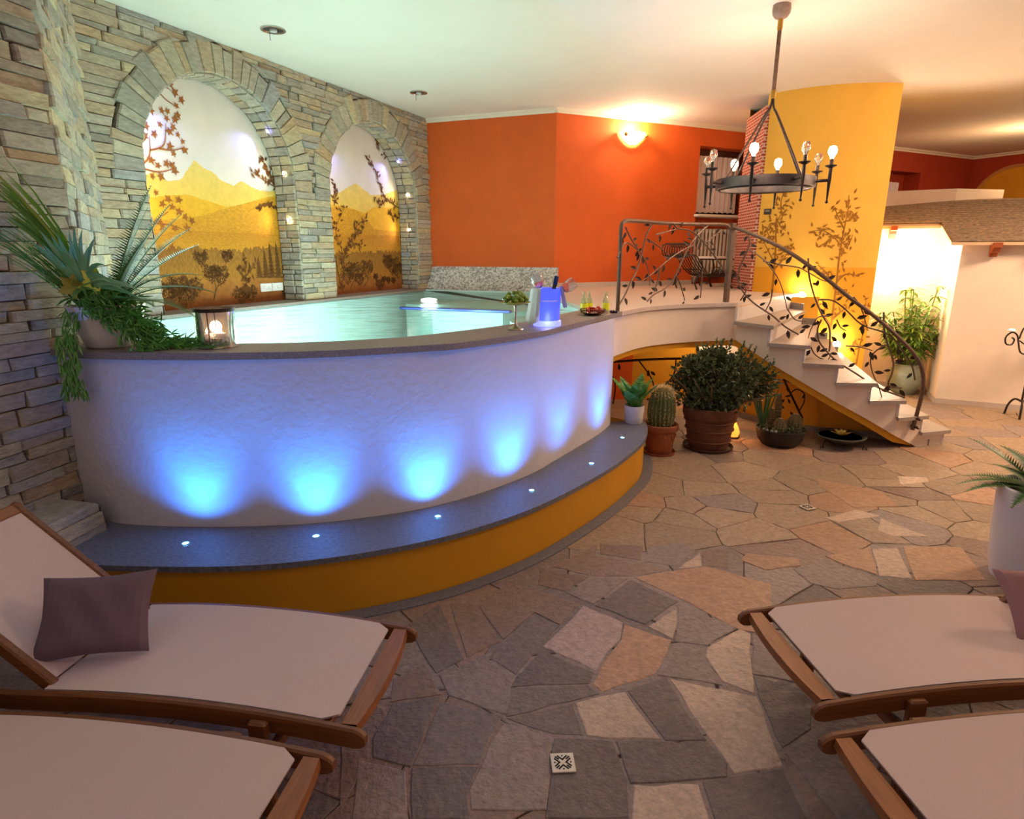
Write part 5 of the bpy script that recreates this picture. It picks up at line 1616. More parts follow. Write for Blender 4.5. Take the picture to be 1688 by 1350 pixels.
for k in range(60):
    a = rnd.uniform(0, 2 * PI); rr = rnd.uniform(0, .13)
    m.leaf((rr * math.cos(a), rr * math.sin(a) - .03, .2 + rnd.uniform(0, .12)), (math.cos(a), math.sin(a), rnd.uniform(-.2, .8)), (0, 0, 1), rnd.uniform(.08, .13), .04, .3)
m.build('filler_leaves', leaf_d, fp, kind='stuff')

# --- glass candle lantern
cl = thing('candle_lantern', 'clear glass lantern with dark rim and floating candles on the coping', 'lantern', (-1.53, 3.14, CZ))
lathe_part('glass_jar', [(.001, .006), (.085, .006), (.09, .012), (.092, .19), (.096, .19), (.096, .004), (.088, 0), (.001, 0)], glass, cl)
lathe_part('rim', [(.089, .185), (.099, .185), (.099, .203), (.089, .203), (.089, .185)], dark_iron, cl, close=False)
lathe_part('water', [(.088, .012), (.088, .055), (.001, .055)], mat('candle_water', '#F4E8E8', .05, trans=.9), cl)
for k in range(3):
    a = 2 * PI * k / 3 + .6
    m = MB(); m.tube([(.095 * math.cos(a), .095 * math.sin(a), .01), (.095 * math.cos(a), .095 * math.sin(a), .19)], .0025, 5); m.build('strut', dark_iron, cl)
flame = mat('candle_flame', '#FFE0B0', .3, emit='#FFC890', estr=40)
for k, (x, y) in enumerate(((-.035, -.03), (.04, -.035), (.0, .045))):
    c_ = lathe_part('candle', [(.024, .057), (.027, .062), (.024, .078), (.001, .08)], mat('pink_wax', '#F0D8D4', .5), cl, 14, c=(x, y, 0))
    m = MB(); m.lathe([(.001, .08), (.006, .088), (.004, .098), (.0005, .108)], 8, (x, y, 0)); m.build('flame', flame, c_, smooth=True)
m = MB(); m.tube([(0, 0, .2), (0, 0, .10)], .003, 5); m.build('wick_holder', dark_iron, cl)
lamp('candle_light', 'POINT', (-1.53, 3.14, CZ + .11), 1.6, (1.0, .72, .5), .03)

# --- cake stand with grapes
cs = thing('cake_stand', 'silver pedestal stand holding green grapes', 'cake stand', (.023, 3.88, CZ))
silver = mat('old_silver', '#B8A890', .3, .9)
lathe_part('foot', [(.052, 0), (.05, .008), (.02, .022), (.008, .04), (.007, .13), (.012, .15)], silver, cs)
lathe_part('plate', [(.012, .15), (.06, .158), (.098, .172), (.094, .174), (.06, .164), (.001, .162)], mat('green_glass_plate', '#9AA040', .25), cs)
gm = MB(); gm.sphere((0, 0, 0), .0145, 10, 7)
gr = thing('grape_bunch', 'bunch of green grapes heaped on the pedestal stand', 'grapes', (.023, 3.88, CZ + .166))
g0 = gm.build('grape', mat('green_grape', '#7E9A2C', .3, ramp=['#7E9A2C', '#94AC3C', '#65841F', '#8A9A30']), gr, smooth=True)
g0.location = (0, 0, .06)
for k in range(54):
    a = rnd.uniform(0, 2 * PI); rr = .072 * math.sqrt(rnd.random()); zz = .014 + (.062 * (1 - (rr / .08) ** 2)) * rnd.random() ** .5
    link('grape', g0.data, gr, (rr * math.cos(a), rr * math.sin(a), zz))
m = MB(); m.tube([(0, 0, .05), (.02, .01, .09), (.045, .01, .098)], .003, 5); m.build('stem', mat('vine_stem', '#6A5A2A', .7), gr)

# --- lit ice bucket with towel, bottle, glasses
bx_, by_ = .236, 4.09
ib = thing('ice_bucket', 'glowing blue lit plastic ice bucket on the coping', 'ice bucket', (bx_, by_, CZ))
blue_pl = mat('glowing_blue_acrylic', '#4A58F0', .3, emit='#4C5CFF', estr=1.1)
lathe_part('base', [(.092, 0), (.094, .012), (.092, .035), (.085, .038)], mat('glow_base', '#8A98FF', .3, emit='#8088FF', estr=1.6), ib)
lathe_part('bucket', [(.082, .038), (.084, .10), (.09, .23), (.098, .24), (.098, .246), (.084, .244), (.078, .10), (.001, .05)], blue_pl, ib)
lathe_part('glow_core', [(.001, .04), (.05, .045), (.045, .09), (.001, .11)], mat('glow_core', '#E8F0FF', .3, emit='#D8E8FF', estr=9), ib, 16)
lathe_part('rim_band', [(.0875, .165), (.0885, .165), (.0888, .172), (.0878, .172), (.0875, .165)], white_gl, ib, close=False)
lamp('bucket_light', 'POINT', (bx_, by_ - .13, CZ + .05), .7, (.35, .4, 1.0), .04)
m = MB()                                                # draped towel
rows = []
for i in range(15):
    t = i / 14
    row = []
    for k in range(13):
        a = math.radians(150 + 95 * k / 12)
        rr = .102 + .035 * t + .006 * math.sin(k * 1.9) * t
        if i == 0: rr = .086
        row.append((rr * math.cos(a), rr * math.sin(a) * .9, (.262 if i else .252) - .235 * t + .012 * math.sin(k * .6) * t))
    rows.append(row)
for r0, r1 in zip(rows[:-1], rows[1:]): m.strip(r1, r0)
rows2 = [[(p[0] * .965, p[1] * .965, p[2]) for p in r] for r in rows]
for r0, r1 in zip(rows2[:-1], rows2[1:]): m.strip(r0, r1)
o = m.build('towel', mat('pale_linen', '#D4D0D0', .9, var=.05, vscale=60), None, smooth=True); o.location = (bx_ - .004, by_, CZ)
tag(o, 'white linen towel draped over the side of the ice bucket', 'towel')
m = MB()
rows = []
for i in range(9):
    t = i / 8
    rows.append([((.102 + .03 * t) * math.cos(math.radians(-40 + 70 * k / 12)), (.102 + .03 * t) * math.sin(math.radians(-40 + 70 * k / 12)) * .9 , .258 - .125 * t - .012 * abs(math.sin(k * 1.3)) * t) for k in range(13)])
for r0, r1 in zip(rows[:-1], rows[1:]): m.strip(r1, r0)
rows2 = [[(p[0] * .97, p[1] * .97, p[2]) for p in r] for r in rows]
for r0, r1 in zip(rows2[:-1], rows2[1:]): m.strip(r0, r1)
o = m.build('napkin', mat('blue_cloth', '#7A80E0', .8), None, smooth=True); o.location = (bx_, by_, CZ)
tag(o, 'bluish cloth napkin hanging from the ice bucket rim', 'napkin')
bt_ = thing('wine_bottle', 'dark bottle neck sticking out of the lit ice bucket', 'bottle', (bx_ + .01, by_ + .01, CZ + .09))
bt_.rotation_euler = (-.1, .22, 0)
lathe_part('bottle', [(.036, 0), (.037, .08), (.03, .12), (.014, .15), (.0135, .19)], mat('dark_bottle_glass', '#10241C', .1), bt_, 16)
lathe_part('foil', [(.0138, .185), (.015, .19), (.0155, .235), (.013, .24)], mat('blue_foil', '#26406A', .35, .6), bt_, 16)
for (dx, dy, ry, rx, lab) in ((-.045, .02, -.25, .1, 'balloon wine glass standing in the ice bucket beside the towel'), (.075, .03, .95, .2, 'wine glass tipped sideways over the ice bucket rim')):
    gl_ = thing('wine_glass', lab, 'glass', (bx_ + dx, by_ + dy, CZ + .215), 0, 'glasses in the ice bucket')
    gl_.rotation_euler = (rx, ry, 0)
    lathe_part('bowl', [(.004, .03), (.03, .045), (.042, .08), (.040, .115), (.036, .13), (.0345, .13), (.0385, .115), (.040, .08), (.028, .047), (.001, .034)], glass, gl_, 18)
    lathe_part('stem', [(.004, -.03), (.004, .032)], glass, gl_, 8)

# --- wire basket with strawberries, small bottles
bk_ = thing('fruit_basket', 'low wire basket of red berries beside the railing post', 'basket', (.63, 4.78, CZ))
m = MB()
for (rr, zz) in ((.06, .006), (.085, .02), (.10, .045)):
    m.tube([(rr * math.cos(2 * PI * k / 28), rr * math.sin(2 * PI * k / 28), zz) for k in range(29)], .003, 5, caps=False)
m.build('hoops', dark_iron, bk_, kind='stuff')
m = MB()
for k in range(20):
    a = 2 * PI * k / 20
    m.tube([(.058 * math.cos(a), .058 * math.sin(a), .005), (.085 * math.cos(a), .085 * math.sin(a), .02), (.101 * math.cos(a), .101 * math.sin(a), .046)], .0018, 4)
m.build('wires', dark_iron, bk_, kind='stuff')
lathe_part('dish', [(.001, .008), (.055, .008), (.078, .02), (.078, .022), (.05, .011), (.001, .011)], chrome, bk_)
m = MB(); m.lathe([(.001, -.016), (.008, -.012), (.015, .002), (.013, .011), (.001, .014)], 9)
berry = m.build('strawberry', mat('red_berry', '#C02A1C', .35, ramp=['#C02A1C', '#D84A2E', '#A01C14']), None, smooth=True)
berry.location = (.63, 4.78, CZ + .05)
tag(berry, 'red strawberry heaped in the low wire basket', 'strawberry', 'strawberries in the wire basket')
for k in range(18):
    a = rnd.uniform(0, 2 * PI); rr = .062 * math.sqrt(rnd.random())
    b = berry.copy(); COL.objects.link(b)
    b.location = (.63 + .015 + rr * math.cos(a), 4.78 + rr * math.sin(a), CZ + .032 + (.034 - .3 * rr) * rnd.random())
    b.rotation_euler = (rnd.uniform(0, 3), rnd.uniform(0, 3), 0)
yel_liq = mat('yellow_drink', '#D8D020', .15, emit='#D8CC20', estr=.25)
for (x, y, lab) in ((.585, 4.99, 'small glass bottle of yellow drink behind the berry basket, near the pool'), (.635, 5.04, 'small glass bottle of yellow drink, middle one behind the berries'), (.77, 5.03, 'small glass bottle of yellow drink nearest the railing post')):
    t = thing('juice_bottle', lab, 'bottle', (x, y, CZ), 0, 'small drink bottles')
    lathe_part('bottle', [(.001, 0), (.026, .002), (.028, .01), (.028, .085), (.02, .11), (.011, .125), (.011, .15)], mat('bottle_glass', '#F4F0C0', .05, trans=.6), t, 14)
    lathe_part('drink', [(.029, .02), (.0292, .075)], yel_liq, t, 14, close=False)
    lathe_part('cap', [(.012, .148), (.013, .15), (.013, .168), (.001, .17)], mat('cork', '#D8C8A0', .7), t, 12)
m = MB(); 
for k in range(3): m.sphere((.02 * k, .01 * (k % 2), .012), .013, 8, 6)
o = m.build('dark_berries', mat('dark_berry', '#3A1414', .4), None, smooth=True); o.location = (.80, 4.93, CZ)
tag(o, 'few dark berries lying beside the wire basket', 'berries'); o['kind'] = 'stuff'

# --- small palm in pale pot on the bench
def cycad(root, z, n, L, droop, material, leaflet, part='palm_leaf', seed=1, spread=1.0, broad=False, lift=0.0):
    rd = random.Random(seed)
    for k in range(n):
        a = 2 * PI * k / n + rd.uniform(-.25, .25)
        el = rd.uniform(.35, 1.7) + lift * 1.6
        m = MB()
        frond(m, (0, 0, z), (math.cos(a) * spread, math.sin(a) * spread, el), L * rd.uniform(.75, 1.1), droop * rd.uniform(.6, 1.3), 16, leaflet, .021 if broad else .015)
        m.build(part, material, root)
sp1 = thing('small_palm', 'small palm in a pale concrete pot on the end of the bench', 'potted plant', (1.045, 5.02, BZ))
lathe_part('pot', [(.068, 0), (.075, .008), (.085, .15), (.082, .156), (.076, .15), (.072, .13)], concrete_w, sp1)
lathe_part('soil', [(.076, .13), (.001, .137)], soil, sp1)
cycad(sp1, .12, 16, .30, .35, leaf_g, .085, seed=5, broad=True, lift=.55)

# --- barrel cactus in terracotta
def rib(nr, d): return lambda a, z: 1 + d * abs(math.cos(a * nr / 2)) - d / 2
ct = thing('barrel_cactus', 'tall barrel cactus with pale spines in a terracotta pot', 'cactus', (1.317, 5.17, 0))
lathe_part('pot', [(.105, .02), (.112, .03), (.125, .14), (.135, .215), (.150, .225), (.158, .245), (.155, .275), (.142, .285), (.128, .275), (.12, .24)], terracotta, ct)
for k in range(6):
    a = 2 * PI * k / 6 + .3
    m = MB(); m.tube([(.128 * math.cos(a + u * .22), .128 * math.sin(a + u * .22), .20 - .05 * (1 - u * u)) for u in (-1, -.5, 0, .5, 1)], .011, 6); m.sphere((.128 * math.cos(a + .24), .128 * math.sin(a + .24), .19), .018, 8, 6)
    m.build('garland', terracotta, ct, smooth=True)
lathe_part('saucer', [(.12, 0), (.135, .004), (.145, .03), (.14, .032), (.128, .012), (.001, .010)], terracotta, ct)
lathe_part('soil', [(.125, .25), (.001, .255)], soil, ct)
lathe_part('cactus_body', [(.085, .255), (.108, .31), (.115, .40), (.108, .48), (.085, .55), (.05, .59), (.001, .60)], mat('cactus_skin', '#56602E', .6, var=.15, vscale=20), ct, 80, rib(20, .14))
spine_m = mat('cactus_spine', '#EED8A4', .6)
def spines(mb, H0, H1, rad, nr, rows, ln, c=(0, 0, 0), per=4, rd=random.Random(2)):
    for k in range(nr):
        a = 2 * PI * k / nr
        for i in range(rows):
            t = i / (rows - 1)
            rr = rad * (math.sin(PI * min(.99, .30 + .66 * t))) ** .6
            z = H0 + (H1 - H0) * t
            b0 = V(c[0] + rr * 1.05 * math.cos(a), c[1] + rr * 1.05 * math.sin(a), z)
            for q in range(per):
                d = V(math.cos(a) + rd.uniform(-.8, .8), math.sin(a) + rd.uniform(-.8, .8), rd.uniform(-.6, .9) + t * .6).normalized()
                s_ = d.cross(V(0, 0, 1)).normalized() * .0019
                mb.quad(b0 - s_, b0 + s_, b0 + d * ln * rd.uniform(.6, 1.1))
m = MB(); spines(m, .29, .595, .113, 20, 17, .034, per=6); spines(m, .53, .605, .09, 20, 6, .045, per=9, rd=random.Random(8)); m.build('spines', spine_m, ct, kind='stuff')

# --- jade plant in big weathered pot
jp = thing('jade_plant', 'large bushy jade plant in a weathered terracotta pot with saucer', 'potted plant', (1.80, 5.32, 0))
lathe_part('saucer', [(.19, 0), (.21, .004), (.225, .035), (.218, .038), (.2, .014), (.001, .012)], mat('dark_saucer', '#4A2C1E', .8, var=.2, vscale=10), jp)
lathe_part('pot', [(.165, .014), (.175, .03), (.205, .20), (.22, .30), (.235, .31), (.245, .34), (.243, .40), (.23, .41), (.215, .39), (.20, .34)], terracotta_d, jp)
for zz_ in (.10, .20, .28):
    m = MB(); m.tube([((.186 + .11 * (zz_ - .03) / .27 * .36) * math.cos(2 * PI * k / 32), (.186 + .11 * (zz_ - .03) / .27 * .36) * math.sin(2 * PI * k / 32), zz_) for k in range(33)], .008, 5, caps=False); m.build('pot_ridge', terracotta_d, jp, smooth=True)
lathe_part('soil', [(.20, .36), (.001, .37)], soil, jp)
rd = random.Random(11)
tips = []
for k in range(16):
    a = 2 * PI * k / 16 + rd.uniform(-.3, .3); el = rd.uniform(.5, 2.2)
    d = V(math.cos(a) * 1.25, math.sin(a), el).normalized(); L_ = rd.uniform(.38, .56)
    pts = [V(.04 * math.cos(a), .04 * math.sin(a), .36) + d * L_ * t + V(0, 0, -.05 * t * t) for t in (0, .35, .7, 1)]
    m = MB(); m.tube(pts, [.02, .014, .009, .005], 6); m.build('branch', mat('jade_stem', '#6A5A3A', .8), jp, smooth=True)
    tips.append(pts)
m = MB()
lumps = []
for k in range(34):                                       # loose leaf clusters at the branch ends
    while True:
        u, v, q = rd.uniform(-1, 1), rd.uniform(-1, 1), rd.uniform(-1, 1)
        if .3 < u * u + v * v + q * q < 1: break
    lumps.append((V(.09 + .37 * u, .22 * v, .60 + .25 * q - (.04 if u < -.5 else 0)), rd.uniform(.08, .15)))
for c_, r_ in lumps:
    for i in range(int(1100 * r_ * r_ / .0144 * .10)):
        d = V(rd.gauss(0, 1), rd.gauss(0, 1), rd.gauss(0, 1)).normalized()
        p = c_ + d * r_ * rd.uniform(.35, 1.0)
        for q_ in range(3):
            m.leaf(p, d + V(rd.uniform(-1, 1), rd.uniform(-1, 1), rd.uniform(-.3, 1.2)), (rd.uniform(-1, 1), rd.uniform(-1, 1), 1), rd.uniform(.03, .05), .024, .1, .25)
for k in range(26):                                       # straggling shoots around the outline
    a = rd.uniform(-.4, PI + .4); c_ = V(.09 + .40 * math.cos(a), rd.uniform(-.15, .15), .60 + .29 * math.sin(a))
    d = V(math.cos(a), 0, math.sin(a) + .5).normalized()
    for i in range(9):
        m.leaf(c_ + d * .012 * i, d + V(rd.uniform(-1, 1), rd.uniform(-1, 1), rd.uniform(-.5, 1)), (0, -1, .5), .034, .018, .1, .25)
m.build('foliage', leaf_jade, jp, kind='stuff')
m = MB()
for k in range(60):
    a = rd.uniform(0, 2 * PI); d = V(math.cos(a), math.sin(a), rd.uniform(.2, 1.6)).normalized()
    p0 = V(.09 + .30 * math.cos(a) * rd.random(), .2 * math.sin(a), .58 + rd.uniform(-.1, .2))
    m.tube([p0, p0 + d * .14], .003, 4)
m.build('twigs', MATS['jade_stem'], jp, kind='stuff')

# --- bowl of cacti
cb_ = thing('cactus_bowl', 'dark bowl planted with small cacti and trailing succulents', 'cactus bowl', (2.50, 5.42, 0))
lathe_part('bowl', [(.12, 0), (.15, .005), (.195, .06), (.215, .14), (.218, .165), (.208, .168), (.2, .15)], mat('charcoal_clay', '#2A221E', .6, var=.2, vscale=15), cb_)
lathe_part('soil', [(.205, .145), (.001, .155)], soil, cb_)
skin2 = mat('cactus_skin_brown', '#6A5A34', .6, var=.2, vscale=30)
for (x, y, h, r_) in ((-.04, -.06, .13, .052), (.115, -.03, .165, .062), (-.01, .08, .33, .034), (-.075, .05, .20, .034)):
    c_ = lathe_part('cactus', [(r_ * .85, .14), (r_, .14 + h * .4), (r_ * .92, .14 + h * .75), (r_ * .5, .14 + h * .96), (.001, .14 + h)], skin2, cb_, 48, rib(14, .16), (x, y, 0))
    m = MB(); spines(m, .16, .135 + h, r_, 14, 9, .016, (x, y, 0), 4, random.Random(4)); m.build('spines', spine_m, c_, kind='stuff')
m = MB()
for k in range(420):
    a = rd.uniform(0, 2 * PI); rr = .21 * math.sqrt(rd.random())
    if a > PI * .15 and a < PI * .85: rr *= .8
    m.leaf((rr * math.cos(a), rr * math.sin(a), .168 + rd.uniform(0, .04) - (.02 if rr > .2 else 0)), (math.cos(a) + rd.uniform(-1, 1), math.sin(a) + rd.uniform(-1, 1), rd.uniform(-.2, .9)), (0, 0, 1), .032, .014, .2)
m.build('succulents', mat('grey_green_leaf', rough=.5, ramp=['#4A5A38', '#6A7A54', '#34442A'], islands=True), cb_, kind='stuff')
m = MB()
for k in range(9):
    d = V(rd.uniform(-.4, .3), rd.uniform(-.2, .2), 1).normalized()
    m.blade([V(-.15, .05, .15) + d * .45 * t for t in (0, .3, .6, 1)], .022, up=(0, -1, 0))
m.build('snake_leaves', leaf_d, cb_, kind='stuff')
m = MB()
for (x, y) in ((-.16, -.08), (-.13, -.11), (-.17, -.04), (-.10, -.13)): m.sphere((x, y, .165), .014, 7, 5)
m.build('pebbles', concrete_w, cb_, smooth=True, kind='stuff')

# --- water dish with floating lotus
wd = thing('water_dish', 'shallow stone dish of water on a scrolled iron stand', 'dish', (3.03, 5.36, 0))
stone_d = mat('green_stone', '#4A4A40', .6, var=.25, vscale=14)
lathe_part('dish', [(.06, .05), (.12, .065), (.20, .10), (.218, .118), (.205, .122), (.18, .108), (.1, .085), (.001, .08)], stone_d, wd)
lathe_part('water', [(.185, .108), (.001, .108)], mat('dish_water', '#6C7052', .35), wd)
for k in range(3):
    a = 2 * PI * k / 3 - PI / 2 + .9
    ux, uy = math.cos(a), math.sin(a)
    m = MB(); m.tube(smooth_path([(.10 * ux, .10 * uy, .058), (.17 * ux, .17 * uy, .085), (.20 * ux, .20 * uy, .05), (.195 * ux, .195 * uy, .012), (.215 * ux, .215 * uy, .006), (.228 * ux, .228 * uy, .018), (.22 * ux, .22 * uy, .028), (.212 * ux, .212 * uy, .022)], 5), .005, 6); m.build('stand_leg', dark_iron, wd, smooth=True)
m = MB(); m.tube([(.11 * math.cos(2 * PI * k / 24), .11 * math.sin(2 * PI * k / 24), .055) for k in range(25)], .005, 6, caps=False); m.build('stand_ring', dark_iron, wd, smooth=True)
lo = thing('lotus_flower', 'pale yellow lotus flower floating in the water dish', 'flower', (3.02, 5.34, .109))
pet = mat('lotus_petal', '#E8C860', .5)
for k in range(12):
    a = 2 * PI * k / 12 + (.2 if k % 2 else 0)
    m = MB(); m.leaf((0, 0, .006), (math.cos(a), math.sin(a), .25 if k % 2 else .7), (0, 0, 1), .10 if k % 2 else .075, .04, -.15, .2); m.build('petal', pet, lo)

# --- bamboo plant by the hut
bp_ = thing('bamboo_palm', 'leafy bamboo palm in a round glazed pot in the hut corner', 'potted plant', (4.98, 7.55, 0))
lathe_part('pot', [(.11, 0), (.13, .02), (.19, .12), (.20, .22), (.17, .32), (.13, .36), (.14, .385), (.128, .385), (.115, .35)], mat('celadon_glaze', '#9AA898', .3, var=.2, vscale=8), bp_)
lathe_part('soil', [(.12, .34), (.001, .35)], soil, bp_)
rd = random.Random(21)
fo = MB()
for k in range(18):
    a = rd.uniform(0, 2 * PI); lean = rd.uniform(.05, .62)
    d = V(math.cos(a) * lean - .04, math.sin(a) * lean * .6 - .06, 1).normalized()
    L_ = rd.uniform(.45, 1.02)
    pts = [V(.05 * math.cos(a), .05 * math.sin(a), .34) + d * L_ * t for t in (0, .5, 1)]
    m = MB(); m.tube(pts, .007, 5); m.build('cane', mat('bamboo_cane', '#7A8A3A', .5), bp_)
    for i in range(7):
        b0 = pts[0].lerp(pts[2], .3 + .7 * i / 6)
        for q in range(9):
            aa = rd.uniform(0, 2 * PI)
            dd = V(math.cos(aa), math.sin(aa), rd.uniform(-.35, .5))
            fo.leaf(b0, dd, (0, 0, 1), rd.uniform(.11, .20), .034, .35)
fo.build('foliage', leaf_b, bp_, kind='stuff')

# --- candelabra by the hut wall
ca = thing('floor_candelabra', 'tall scrolled iron floor candelabra by the hut wall', 'candelabra', (5.52, 6.38, 0))
def spiral(cx, cz, r0, r1, a0, a1, n=22):
    return [(cx + (r0 + (r1 - r0) * i / n) * math.cos(a0 + (a1 - a0) * i / n), 0, cz + (r0 + (r1 - r0) * i / n) * math.sin(a0 + (a1 - a0) * i / n)) for i in range(n + 1)]
m = MB(); m.tube([(0, 0, .17), (0, 0, .78)], .011, 8); m.build('stem', dark_iron, ca, smooth=True)
for k in range(3):
    a = 2 * PI * k / 3 - 2.2
    m = MB(); m.tube(smooth_path([(0, 0, .18), (.07 * math.cos(a), .07 * math.sin(a), .195), (.12 * math.cos(a), .12 * math.sin(a), .12), (.14 * math.cos(a), .14 * math.sin(a), .012), (.16 * math.cos(a), .16 * math.sin(a), .008)], 5), .011, 6); m.build('foot', dark_iron, ca, smooth=True)
for sg in (-1, 1):
    m = MB()
    m.tube(smooth_path([(0, 0, .76), (sg * .06, 0, .70), (sg * .13, 0, .72), (sg * .17, 0, .82), (sg * .20, 0, .90), (sg * .26, 0, .93), (sg * .315, 0, .88), (sg * .30, 0, .81), (sg * .24, 0, .80), (sg * .22, 0, .85), (sg * .25, 0, .875)], 5), .008, 6)
    m.build('scroll_arm', dark_iron, ca, smooth=True)
    m = MB()
    m.tube(smooth_path([(sg * .17, 0, .86), (sg * .15, 0, .96), (sg * .10, 0, 1.0), (sg * .06, 0, .96), (sg * .09, 0, .92), (sg * .115, 0, .945)], 5), .008, 6)
    m.tube(smooth_path([(sg * .16, 0, .84), (sg * .09, 0, .80), (sg * .03, 0, .82), (sg * .02, 0, .88), (sg * .06, 0, .89)], 5), .007, 6)
    m.build('scroll', dark_iron, ca, smooth=True)
    for (x, z) in ((sg * .265, .945), (sg * .105, 1.02)):
        c_ = lathe_part('candle_cup', [(.001, z - .008), (.02, z - .006), (.045, z + .004), (.043, z + .007), (.001, z + .003)], white_gl, ca, 16, c=(x, 0, 0))
        lathe_part('candle', [(.026, z + .004), (.026, z + .02), (.001, z + .021)], mat('lit_wax', '#FFF4E6', .5, emit='#FFE2B8', estr=2.5), c_, 12, c=(x, 0, 0))

# --- tall white planter at the right with cycad
tp = thing('tall_planter', 'tall glossy white planter with a dark green cycad', 'planter', (2.83, 3.0, 0))
lathe_part('pot', [(.15, 0), (.165, .01), (.185, .12), (.198, .30), (.205, .46), (.208, .535), (.20, .542), (.19, .535), (.185, .49)], white_gl, tp, 40)
lathe_part('soil', [(.19, .50), (.001, .51)], soil, tp)
cycad(tp, .50, 26, .42, .85, leaf_d, .070, 'cycad_frond', seed=9)

# ================================================================ LANDING FURNITURE
rd_ = thing('radiator', 'white column radiator under the curtained window', 'radiator', OP(2.86, CZ + .10, -.13))
rad_m = mat('radiator_enamel', '#EFE4D6', .4)
zrot = math.atan2(ORD.y, ORD.x)
for k in range(12):
    s_ = -.40 + .80 * k / 11
    m = MB()
    for off in (-.035, .035):
        c_ = ORD * s_ + ORN * off
        m.tube([(c_.x, c_.y, .02), (c_.x, c_.y, .68)], .019, 8)
    c_ = ORD * s_
    m.bbox((c_.x, c_.y, .03), (.045, .11, .06), .012, rz=zrot); m.bbox((c_.x, c_.y, .69), (.045, .11, .06), .012, rz=zrot)
    m.build('radiator_column', rad_m, rd_, smooth=True)
for s_ in (-.35, .35):
    m = MB(); c_ = ORD * s_; m.bbox((c_.x, c_.y, -.04), (.03, .08, .09), .005, rz=zrot); m.build('foot', rad_m, rd_)
# marble topped console
cn = thing('console_table', 'low console with white marble top and scrolled iron legs by the radiator', 'table', (3.0, 8.98, CZ))
m = MB(); m.bbox((.12, 0, .40), (.86, .34, .03), .006, rz=zrot); m.build('marble_top', white_gl, cn)
m = MB(); m.bbox((.12, 0, .375), (.82, .30, .015), .003, rz=zrot); m.build('iron_frame', dark_iron, cn)
for s_ in (-.36, .38):
    for o_ in (-.12, .12):
        c_ = ORD * (s_ + .10) + ORN * o_
        m = MB(); m.tube(smooth_path([(c_.x, c_.y, .37), (c_.x + .03, c_.y, .25), (c_.x - .03, c_.y, .12), (c_.x + .02, c_.y, 0)], 5), .009, 6); m.build('leg', dark_iron, cn, smooth=True)
for s_ in (-.2, .1, .32):
    c_ = ORD * s_ + ORN * .15
    m = MB(); m.tube([V(c_.x, c_.y, .2) + ORD * ((.02 + .075 * i / 26) * math.cos(i * .42)) + V(0, 0, (.02 + .075 * i / 26) * math.sin(i * .42)) for i in range(27)], .006, 5); m.build('scroll', dark_iron, cn, smooth=True)
# iron chaise with rolled slats
ci = thing('iron_chaise', 'wrought iron chaise of curved slats with a rolled end on the landing', 'chaise', (2.44, 8.30, CZ))
for k in range(9):
    off = -.20 + .40 * k / 8
    prof = []
    for i in range(20):                                    # the roll
        a = -PI / 2 - i / 19 * 2 * PI * .93
        prof.append((-.32 + .085 * math.cos(a), .50 + .085 * math.sin(a)))
    prof = list(reversed(prof))
    prof += [(-.18, .44), (-.06, .30), (.08, .19), (.25, .16), (.45, .18), (.62, .24)]
    pts = [V(0, 0, z) + ORD * x + ORN * off for x, z in prof]
    m = MB(); m.tube(smooth_path(pts, 3), .0075, 5); m.build('slat', dark_iron, ci, smooth=True)
for x in (-.10, .5):
    for off in (-.2, .2):
        m = MB(); m.tube(smooth_path([ORD * x + ORN * off + V(0, 0, .20), ORD * (x - .06) + ORN * off + V(0, 0, .10), ORD * (x - .02) + ORN * off + V(0, 0, 0)], 5), .010, 6); m.build('leg', dark_iron, ci, smooth=True)
for x, z in ((-.02, .25), (.5, .20)):
    m = MB(); m.tube([ORD * x + ORN * -.21 + V(0, 0, z), ORD * x + ORN * .21 + V(0, 0, z)], .008, 6); m.build('cross_rod', dark_iron, ci, smooth=True)
# thermostat plate on the yellow wall
p = CP(-2.388, 2.214, .012)
th_ = thing('thermostat', 'small dark thermostat plate on the yellow wall', 'thermostat', p)
a = -2.388
m = MB(); m.bbox((0, 0, 0), (.085, .02, .065), .004, rz=a + PI / 2); m.build('case', mat('dark_plastic', '#3A2E28', .5), th_)
m = MB(); m.box((.011 * math.cos(a), .011 * math.sin(a), .008), (.055, .002, .018), rz=a + PI / 2); m.build('display', mat('grey_display', '#8A7A6A', .4), th_)
# switch plates on the mural, far side of the wide niche
for k, (s_, lab) in enumerate(((.33, 'white switch plate on the mural, the one further from the jamb'), (.47, 'white switch plate on the mural, beside the far jamb'))):
    p = WP(ARCH[0][0] + ARCH[0][1] - .27 + k * .16, 1.385, -.258)
    sw = thing('switch_plate', lab, 'switch', p, 0, 'switch plates on the mural')
    rz_ = math.atan2(WD.y, WD.x)
    m = MB(); m.bbox((0, 0, 0), (.15, .014, .085), .003, rz=rz_); m.build('plate', white_gl, sw)
    for u in ((-.035, .035) if k == 0 else (0,)):
        c_ = WD * u + WN * .008
        m = MB(); m.sphere((c_.x, c_.y, 0), .016, 10, 6); m.build('knob', white_gl, sw, smooth=True)
